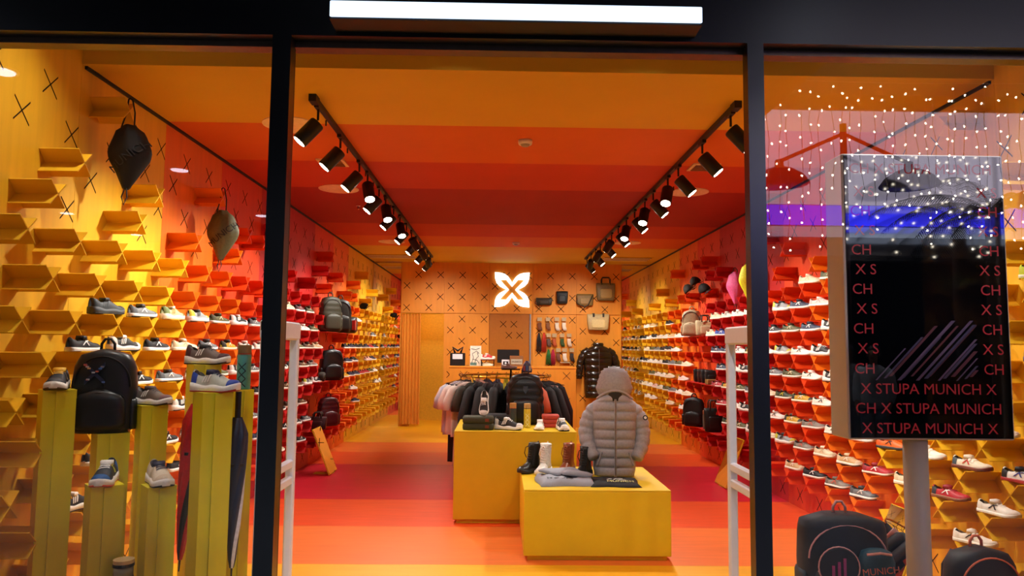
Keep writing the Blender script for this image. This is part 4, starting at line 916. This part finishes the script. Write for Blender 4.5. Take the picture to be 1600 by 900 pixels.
# ================================================================== SECURITY GATES
def gate(x, label, sgn):
    t = thing('security_gate', label, 'security gate', (x, 4.0, 0)); m = mat('gate_white', 'DDE2EE', .35, var=.02)
    MB().bbox(-.06, .06, -.05, .65, 0, .05, .008).build('base', m, t)
    for yy in (.0, .56): MB().bbox(-.026, .026, yy, yy + .05, .05, 1.69, .008).build('post', m, t)
    MB().bbox(-.028, .028, -.01, .62, 1.66, 1.77, .010).build('top_cap', m, t)
    for z in (.80, .90): MB().bbox(-.02, .02, .04, .57, z - .026, z + .026, .008).build('crossbar', m, t)
    MB().box(-sgn * .0 - .018, .018, .612, .6215, 1.71, 1.76).build('label_plate', mat('label_brown', '4A3418', .5), t)
    MB().box((-.02), .02, -.0115, -.009, 1.71, 1.76).build('label_plate', mat('label_brown', '4A3418', .5), t)
gate(-1.285, 'white security gate beside the left door upright', -1); gate(1.47, 'white security gate beside the right door upright', 1)

# ================================================================== DIGITAL TOTEM
dt = thing('digital_totem', 'portrait advertising screen on a white pole in right window', 'screen', (2.165, 3.62, 0))
wht = mat('totem_white', 'C8C6C2', .4, var=.02)
MB().bbox(-.42, .42, 0, .19, 1.19, 2.64, .006).build('cabinet', wht, dt)
MB().tube([(-.03, .10, .02), (-.03, .10, 1.2)], .058, 20).build('pole', wht, dt, True); MB().lathe([(.26, 0), (.26, .02), (.07, .03)], 28, (-.03, .10, 0)).build('base_plate', wht, dt)
scr = MB().box(-.408, .408, -.006, 0, 1.20, 2.632).build('screen_glass', mat('screen_black', '06070B', .03, var=.0, spec=.7), dt)
RED = emit('screen_red', '9A1822', .17)
def stext(s_, x, z, size=.075, al='LEFT'):
    link('screen_text', text_mesh('screen_text', s_, size, RED, .0002, al), scr, (x, -.0068, z), UPR)
for j, s_ in enumerate(('X STUPA MUNICH X', 'CH X STUPA MUNICH')):
    stext(s_, -.385 + (.03 if j == 0 else 0), 1.245 + .098 * j)
stext('X STUPA MUNICH X', -.355, 1.44)
stext('CH X STUPA MUNICH', -.385, 2.56)
for j in range(1, 11):
    z = 1.44 + .1 * j
    stext('CH' if j % 2 else 'X S', -.385 + (0 if j % 2 else .02), z); stext('CH' if j % 2 else 'X S', .27, z)
STK = [emit('screen_violet', '54405E', .06), emit('screen_dim_violet', '3A3250', .06), emit('screen_wine', '55202C', .05)]  # colours of the dim diagonal streaks on the screen
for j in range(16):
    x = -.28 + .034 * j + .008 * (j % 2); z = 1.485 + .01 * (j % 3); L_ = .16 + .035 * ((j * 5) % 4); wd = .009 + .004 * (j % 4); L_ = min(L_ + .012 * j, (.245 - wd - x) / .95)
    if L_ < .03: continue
    MB().prism([(x, z), (x + wd, z), (x + wd + L_ * .95, z + L_), (x + L_ * .95, z + L_)], lambda a, c_: (a, -.0064, c_), lambda a, c_: (a, -.0066, c_)).build('screen_streak', STK[j % 3], scr)

# ================================================================== LEANING SHOE MIRRORS
def lean_mirror(side, y0, y1, xb, xt, zt, label):
    t = thing('shoe_mirror', label, 'mirror', (xb, (y0 + y1) / 2, 0)); h = (y1 - y0) / 2; dx = xt - xb; sg = 1 if dx > 0 else -1
    nx = Vector((-zt * sg, 0, abs(dx))).normalized()
    q = lambda a, f, o_: (dx * f + nx.x * o_, a, zt * f + nx.z * o_ + .012)
    def slab(a0, a1, f0, f1, o0, o1):
        b = MB(); b.add([q(a0, f0, o0), q(a1, f0, o0), q(a1, f1, o0), q(a0, f1, o0), q(a0, f0, o1), q(a1, f0, o1), q(a1, f1, o1), q(a0, f1, o1)], [(3, 2, 1, 0), (4, 5, 6, 7), (0, 1, 5, 4), (1, 2, 6, 5), (2, 3, 7, 6), (3, 0, 4, 7)]); return b
    fixn(slab(-h, h, 0, 1, -.014, 0).build('back_board', YEL, t)); fixn(slab(-h + .004, h - .004, .008, .992, 0, .003).build('mirror_glass', MIRROR, t))
    MB().box(min(0, dx * 1.05), max(0, dx * 1.05), -h * .3, h * .3, 0, .006).build('foot', YEL, t)
    return t
lean_mirror('r', 4.80, 5.20, 2.58, 2.80, .54, 'leaning shoe mirror in right window reflecting the clothes rail')
lean_mirror('l', 9.25, 9.66, -2.10, -2.33, .56, 'leaning shoe mirror by the left wall shelves')
lean_mirror('r', 8.55, 8.98, 2.66, 2.88, .56, 'leaning shoe mirror behind the right security gate')

# ================================================================== BAGS ON THE WALL SHELVES
tz = GZ0 + .077
backpack((XL + .24, 10.25, tz), R(40), .32, .50, .18, '3A3A2A', 'padded olive backpack on the left wall shelf', quilt=True)
backpack((XL + .25, 10.85, tz), R(35), .32, .50, .18, '1E2018', 'smooth dark olive backpack beside the padded one')
t = thing('duffel_bag', 'black and red duffel bag on the left wall shelf', 'bag', (XL + .21, 11.45, tz)); 
MB().loft([[(z_, x_, y_) for x_, y_, z_ in sring(0, .13, z, .13 * f, .13 * f, 2.6, 20)] for z, f in ((-.16, .8), (-.14, .98), (0, 1), (.14, .98), (.16, .8))]).build('body', nylon('16161A'), t, True)
MB().box(-.165, .17, -.136, -.05, .05, .2).build('red_panel', nylon('9E2018'), t); MB().tube([(-.08, -.05, .24), (-.07, -.06, .31), (.07, -.06, .31), (.08, -.05, .24)], .01, 6).build('handle', MATTE, t)
backpack((XL + .25, 10.35, 1.139), R(35), .34, .44, .17, '141414', 'black leather rucksack on the middle left shelf', rough=.35)
t = thing('round_case', 'small round grey case beside the black rucksack', 'case', (XL + .21, 9.98, 1.139)); MB().lathe([(.055, -.04), (.062, -.03), (.062, .03), (.055, .04)], 20).xf(Matrix.Translation((0, 0, .062)) @ Matrix.Rotation(pi / 2, 4, 'Y')).build('drum', fabric('3A362C'), t, True); MB().lathe([(.03, .04), (.03, .044)], 16).xf(Matrix.Translation((0, 0, .062)) @ Matrix.Rotation(pi / 2, 4, 'Y')).build('badge', CHROME, t)
backpack((XL + .24, 10.3, .51), R(35), .30, .40, .18, '4E0F14', 'burgundy padded backpack on the lowest left shelf', quilt=True, rough=.4)
t = wall_bag((XL + .22, 9.85, .51), .24, .17, .10, '3E1014', 'small burgundy shoulder bag beside the burgundy backpack', straps=True)
def cap(loc, rz, colr, label, tilt=0.):
    t = thing('baseball_cap', label, 'cap', loc); t.rotation_euler = (tilt, 0, rz)
    m = fabric(colr)
    MB().loft([sring(0, 0, .115 * sin(a), .092 * cos(a) + .001, .085 * cos(a) + .001, 2.1, 20) for a in [R(q) for q in (0, 15, 30, 45, 60, 75, 89)]]).build('crown', m, t, True)
    MB().loft([[(.05 + r_ * cos(a), r_ * .85 * sin(a), -.004 - .02 * abs(sin(a)) ** 2 + dz) for a in [R(q) for q in range(-75, 76, 15)]] for r_, dz in ((.05, .006), (.11, 0), (.11, -.004), (.05, 0))], caps=False, closed=False).build('brim', m, t, True)
    MB().lathe([(.008, .114), (.005, .12)], 8).build('button', m, t)
cap((XL + .20, 13.1, GZ0 + G * 2 + .10), R(-70), '121212', 'black cap on the far left wall', R(50))
cap((XR - .20, 11.1, GZ0 + G * 3.4), R(-100), '231C14', 'dark brown cap on the right wall, left of three', R(40))
cap((XR - .22, 10.65, GZ0 + G * 3.7), R(-100), '2A2016', 'dark brown cap on the right wall, highest of three', R(30))
cap((XR - .22, 10.2, GZ0 + G * 3.1), R(-80), '141210', 'black cap on the right wall, lowest of three', R(30))
backpack((XR - .24, 10.85, tz), R(-30), .30, .40, .17, 'B8A680', 'cream backpack on the right wall shelf', pocket='C4B48E', rough=.7)
wall_bag((XR - .18, 10.45, tz), .26, .22, .13, 'BFAE86', 'cream quilted handbag in front of cream backpack', flap='CDBE98', name='handbag')
drawstring((XR - .20, 8.95, GZ0 + G * 4 - .02), R(-10), .24, .40, 'D85A8E', 'pink drawstring bag hung on the right wall', None, cord=.05)
drawstring((XR - .20, 8.45, GZ0 + G * 4 + .03), R(-10), .26, .44, 'D2D016', 'yellow drawstring bag hung on the right wall', None, cord=.05)
for j, (c_, lb_) in enumerate((('17120F', 'black wallet pouch leftmost on right wall tray'), ('3A1E14', 'dark brown pouch on right wall tray'), ('141214', 'black pouch third on right wall tray'), ('1A1614', 'black pouch rightmost on right wall tray'))):
    wall_bag((XR - .12, 10.95 - .2 * j, 1.139), .17, .19, .07, c_, lb_, straps=False, name='pouch')
t = thing('shoe_box', 'tan leather case lying beside the black pouches', 'case', (XR - .14, 10.12, 1.139)); MB().bbox(-.1, .1, -.07, .07, 0, .07, .008).build('case_body', nylon('9A7A40'), t); MB().box(-.101, .101, -.015, .015, .0, .073).build('strap', nylon('6A4E26'), t)
backpack((XR - .25, 10.75, .499), R(-30), .32, .42, .18, '0F0F11', 'black backpack on the lowest right wall shelf')
bottle((XR - .19, 10.36, .499), 'patterned grey flask with copper lid on the right shelf', '5A6058', '9A5A34', .26, .036, mark='C8CCC4')
wall_bag((XR - .18, 10.08, .499), .26, .32, .12, '121413', 'black tote bag beside the patterned grey flask', name='tote_bag')

# ================================================================== RIGHT WINDOW FLOOR
b1 = backpack((1.93, 4.12, .22), R(-4), .48, .50, .24, '152430', 'dark teal and black backpack at the bottom of right window', pocket='16303E', piping='D8A0A0', rough=.6, boxy=True)
MB().loft([sring(.13, -.135, z, rx, .05 * rx / .09, 3, 18) for z, rx in ((.10, .07), (.13, .09), (.28, .092), (.33, .075), (.345, .04))]).build('teal_pocket', nylon('1E4E62', .6), b1, True)
MB().tube([(.06, -.185, .325), (.13, -.19, .335), (.19, -.18, .325)], .007, 6).build('pocket_trim', nylon('D89A92', .6), b1)
MB().lathe([(.10, -.004), (.105, 0), (.10, .004)], 28).xf(Matrix.Translation((-.08, -.165, .25)) @ Matrix.Rotation(R(96), 4, 'X')).build('round_net_pocket', nylon('101820'), b1)
MB().tube([(-.08 + .108 * cos(a), -.168, .25 + .108 * sin(a)) for a in [2 * pi * q / 24 for q in range(25)]], .004, 6).build('round_piping', nylon('D8A0A0', .6), b1)
for q in range(3): MB().box(-.12 + .03 * q, -.105 + .03 * q, -.176, -.172, .19, .26 + .02 * q).build('pink_print', nylon('A83A78', .6), b1)
link('printed_name', text_mesh('printed_name', 'MUNICH', .05, nylon('D87860', .6), .001), b1, (.13, -.188, .24), (pi / 2, R(-6), 0))
st_ = MB().box(-.2, .2, -.15, .15, -.22, 0).build('riser', YEL, b1)
b2 = backpack((2.66, 4.05, .12), R(6), .40, .44, .22, '141A22', 'black backpack with coral piping beside the white pole', pocket='1C3A48', piping='D8704E', rough=.6)
MB().box(-.18, .18, -.14, .14, -.12, 0).build('riser', YEL, b2)

# ================================================================== THE ARCADE BEHIND THE CAMERA (seen in the glass)
DARK = mat('arcade_soffit', '2A2A30', .8); CREAM = mat('arcade_render', '8A8890', .8)
struct('soffit_arcade', MB().box(-14, 2.9, -14, YG - .1, 4.2, 4.4), DARK, 'dark arcade soffit with downlights in front of the shop')
struct('wall_opposite', MB().box(-14, 16, -12.2, -12, 0, 7), mat('opposite_shopfront', '20222A', .7), 'dark shop fronts across the arcade')
fas = struct('fascia_opposite', MB().box(4.0, 12, -6.3, -6.05, 3.3, 6.2), CREAM, 'pale lit fascia of the shop across the arcade')
MB().box(4.0, 12, -6.05, -6.03, 4.2, 5.9).build('lit_panel', emit('fascia_white_glow', 'D8CCE2', 3.2), fas)
MB().box(4.0, 12, -6.05, -6.02, 3.83, 4.18).build('blue_strip', emit('fascia_blue_glow', '3434FF', 6.5), fas)
MB().box(4.0, 12, -6.05, -6.02, 3.62, 3.80).build('lower_panel', emit('fascia_lower_glow', 'B8C4E0', 2.4), fas)
MB().box(4.0, 4.1, -6.2, -6.1, 0, 3.3).box(11.9, 12, -6.2, -6.1, 0, 3.3).build('pier', CREAM, fas)
n_ = 0
for x in (-8.6, -4.75, -.95, 2.4):
    for y in (-.25, -4.1, -7.85, -10.6):
        if x > 2 and y < -1: continue
        if x > 2: y = .7
        n_ += 1
        h = thing('arcade_downlight', 'round arcade ceiling downlight, %s of those in front of the shop' % ORD[min(n_, 24)], 'spotlight', (x, y, 4.2), 0, 'arcade ceiling downlights')
        MB().lathe([(.15, -.015), (.15, 0), (.12, 0), (.12, -.015)], 24).build('trim_ring', WHITE, h)
        MB().lathe([(.12, -.022), (.12, -.0152)], 24).build('lens', emit('arcade_lens_glow', 'E8F0FF', 9.), h)
        if x < 3 and y > -5: add_light('downlight_beam', 'SPOT', h, (0, 0, -.03), MALL_W, (.86, .92, 1.), (0, 0, -1), .1, R(130), 1.)
# fairy light curtain
FL = emit('fairy_bulb_glow', 'FFF2DC', 30.); WIRE = mat('fairy_wire', 'C8B8A8', .6); bulb = MB().lathe([(.004, -.014), (.011, -.006), (.011, .006), (.004, .014)], 6).mesh('bulb', FL)
fy = -1.6
rl = random.Random(5)
fc_ = thing('fairy_light_curtain', 'curtain of white fairy lights strung across the arcade', 'string lights', (3.0, fy, 4.75))
MB().tube([(0, 0, 0), (1.6, .02, -.03), (3.2, 0, 0)], .006, 6).build('top_cord', WIRE, fc_)
MB().box(-.02, .02, -.02, .02, -4.76, .02).build('pole', WIRE, fc_); MB().box(3.18, 3.22, -.02, .02, -4.76, .02).build('pole', WIRE, fc_)
for j in range(26):
    x = .06 + .122 * j + rl.uniform(-.03, .03); L_ = rl.uniform(1.2, 2.3); z = -rl.uniform(.0, .2)
    pts = []
    while z > -L_: pts.append((x + rl.uniform(-.02, .02), rl.uniform(-.02, .02), z)); z -= rl.uniform(.12, .30)
    s_ = MB().tube(pts, .0035, 4).build('light_strand', WIRE, fc_)
    for q in pts[::1]: link('bulb', bulb, s_, (q[0] + rl.uniform(-.03, .03), q[1], q[2] - .03), (rl.uniform(-1, 1), rl.uniform(-1, 1), 0))

# palm and street lamp whose reflections cross the glass
pm = thing('palm_tree', 'dark palm tree standing across the arcade', 'tree', (6.75, -3.2, 0)); LEAF = mat('palm_leaf', '1C2A1A', .6); ro = random.Random(2)
MB().tube([(0, 0, 0), (.03, 0, 1.2), (-.02, .02, 2.5), (0, 0, 3.5)], [.14, .11, .10, .09], 12).build('trunk', mat('palm_bark', '3A3026', .9, bump=.5), pm, True)
for j in range(13):
    a = 2 * pi * j / 13 + ro.uniform(-.15, .15); el = ro.uniform(.25, 1.1); L_ = ro.uniform(1.3, 1.8)
    pts = [Vector((cos(a) * L_ * f * cos(el * (1 - f)), sin(a) * L_ * f * cos(el * (1 - f)), 3.5 + L_ * (sin(el) * f - .75 * f * f))) for f in [q / 12 for q in range(13)]]
    b = MB().tube(pts, [.018 * (1 - .07 * q) for q in range(13)], 5); side = Vector((-sin(a), cos(a), 0))
    for q in range(8, 52):
        f = q / 52 * 12; i0 = int(f); p_ = pts[i0].lerp(pts[min(i0 + 1, 12)], f - i0); d_ = (pts[min(i0 + 1, 12)] - pts[i0]).normalized(); ll = .34 * (1 - abs(q / 52 - .45))
        for sg in (-1, 1):
            tip = p_ + side * sg * ll * .8 + d_ * ll * .55 + Vector((0, 0, -ll * .45)); b.add([p_ + d_ * .012, p_ - d_ * .012, tip], [(0, 1, 2)])
    b.build('frond', LEAF, pm)
sl = thing('street_lamp', 'dark red lamp post with two wide shades across the arcade', 'lamp', (5.25, -4.3, 0)); MAR = mat('lamp_maroon', '4A1418', .5)
MB().tube([(0, 0, 0), (0, 0, 5.1)], .05, 10).build('post', MAR, sl, True); MB().tube([(-1.0, 0, 4.5), (0, 0, 4.95), (1.0, 0, 4.5)], .03, 8).build('arm', MAR, sl)
for sx in (-1, 1):
    MB().lathe([(.42, -.36), (.43, -.34), (.34, -.22), (.20, -.13), (.07, -.08), (.06, .02)], 24, (sx * 1.0, 0, 4.5)).build('shade', MAR, sl, True)
    add_light('lamp_glow', 'SPOT', sl, (sx * 1.0, 0, 4.10), 150, (1, .92, .85), (0, 0, -1), .015, R(150), .4)

# ---------------------------------------------------------------- passer-by mirrored in the screen
def person(loc, rz, label):
    t = thing('person', label, 'person', loc, rz)                      # faces +y, feet at z = 0
    SK = mat('skin_tone', 'B88A70', .5, var=.04); V = []; E_ = []; Rr = []
    def pt(p, r, par=None):
        V.append(p); Rr.append(r)
        if par is not None: E_.append((par, len(V) - 1))
        return len(V) - 1
    pel = pt((0, 0, .93), (.15, .10)); ab = pt((0, .01, 1.08), (.125, .09), pel); ch = pt((0, 0, 1.27), (.15, .10), ab); nk0 = pt((0, -.005, 1.42), (.07, .06), ch)
    nk = pt((0, .0, 1.47), (.05, .052), nk0); jw = pt((0, .02, 1.53), (.062, .075), nk); hd = pt((0, .015, 1.60), (.074, .092), jw); tp = pt((0, .0, 1.67), (.055, .07), hd)
    for sx in (-1, 1):
        hp = pt((sx * .09, 0, .86), (.085, .09), pel); kn = pt((sx * .095, .015, .48), (.055, .06), hp); an = pt((sx * .10, -.01, .09), (.036, .04), kn); pt((sx * .105, .12, .035), (.035, .025), an)
        so = pt((sx * .165, -.005, 1.37), (.055, .055), ch); el = pt((sx * .225, -.02, 1.10), (.040, .042), so); wr = pt((sx * .21, .09, .90), (.026, .030), el); pa = pt((sx * .205, .125, .84), (.016, .036), wr)
        for q, (dx, L_) in enumerate(((-.0, .075), (.0, .085), (.0, .080), (.0, .062))):
            oy = .028 - .018 * q; f1 = pt((sx * .20, .135 + oy, .81 + .004 * q), .0085, pa); f2 = pt((sx * .19, .145 + oy, .81 - L_ * .55), .008, f1); pt((sx * .178, .145 + oy, .81 - L_), .007, f2)
        t1 = pt((sx * .185, .16, .86), .010, pa); pt((sx * .172, .185, .825), .008, t1)
    me = bpy.data.meshes.new('body'); me.from_pydata(V, E_, []); me.materials.append(SK); o = link('body', me, t)
    md = o.modifiers.new('skin', 'SKIN'); md.use_smooth_shade = True
    for i_, r_ in enumerate(Rr): me.skin_vertices[0].data[i_].radius = r_ if isinstance(r_, tuple) else (r_, r_)
    me.skin_vertices[0].data[0].use_root = True
    sb_ = o.modifiers.new('subdivision', 'SUBSURF'); sb_.levels = sb_.render_levels = 1
    TOP = fabric('C9D2E2'); TR = fabric('8E9CB4')
    MB().loft([sring(0, 0, z, rx, ry, 2.3, 24) for z, rx, ry in ((.84, .19, .135), (.95, .185, .13), (1.08, .165, .12), (1.25, .185, .13), (1.36, .18, .115), (1.41, .13, .09), (1.445, .07, .07))]).build('loose_top', TOP, t, True)
    for sx in (-1, 1):
        MB().tube([(sx * .13, -.005, 1.385), (sx * .19, -.008, 1.30), (sx * .228, -.02, 1.10), (sx * .215, .07, .94)], [.07, .075, .065, .052], 14).build('sleeve', TOP, t, True)
        MB().tube([(sx * .085, 0, .95), (sx * .092, .005, .80), (sx * .097, .012, .48), (sx * .10, -.005, .10)], [.10, .10, .08, .075], 14).build('trouser_leg', TR, t, True)
        MB().loft([sring(sx * .105, .07 + .0, z, rx, ry, 2.4, 18) for z, rx, ry in ((0, .044, .125), (.03, .046, .128), (.06, .04, .10), (.085, .03, .05))]).build('shoe', sm('D8D4CA'), t, True)
        MB().loft([sring(sx * .028, .108, 1.605 + z, rx, .006, 2, 10) for z, rx in ((-.006, .006), (0, .012), (.006, .006))]).build('eye', MATTE, t, True)
        MB().loft([sring(sx * .078, .0, 1.585 + z, .008, ry, 2, 10) for z, ry in ((-.025, .006), (0, .014), (.025, .012))]).build('ear', SK, t, True)
    MB().loft([sring(0, y_, z, rx, .012, 2, 12) for z, rx, y_ in ((1.56, .016, .118), (1.575, .013, .122), (1.61, .008, .108))]).build('nose', SK, t, True)
    MB().loft([sring(0, .098, z, rx, .012, 2, 12) for z, rx in ((1.532, .012), (1.54, .024), (1.548, .012))]).build('mouth', mat('lip_tone', '8E4A44', .5), t, True)
    MB().loft([sring(0, -.028 - dy, z, rx, ry, 2.1, 22) for z, rx, ry, dy in ((1.42, .06, .03, .05), (1.48, .085, .05, .035), (1.56, .092, .08, .02), (1.63, .090, .098, 0), (1.68, .075, .085, -.005), (1.71, .04, .05, 0))]).build('hair', mat('hair_dark', '1C1612', .6), t, True)
person((5.25, -3.6, -.01), R(40), 'person in a loose pale blue top and trousers facing the shop')
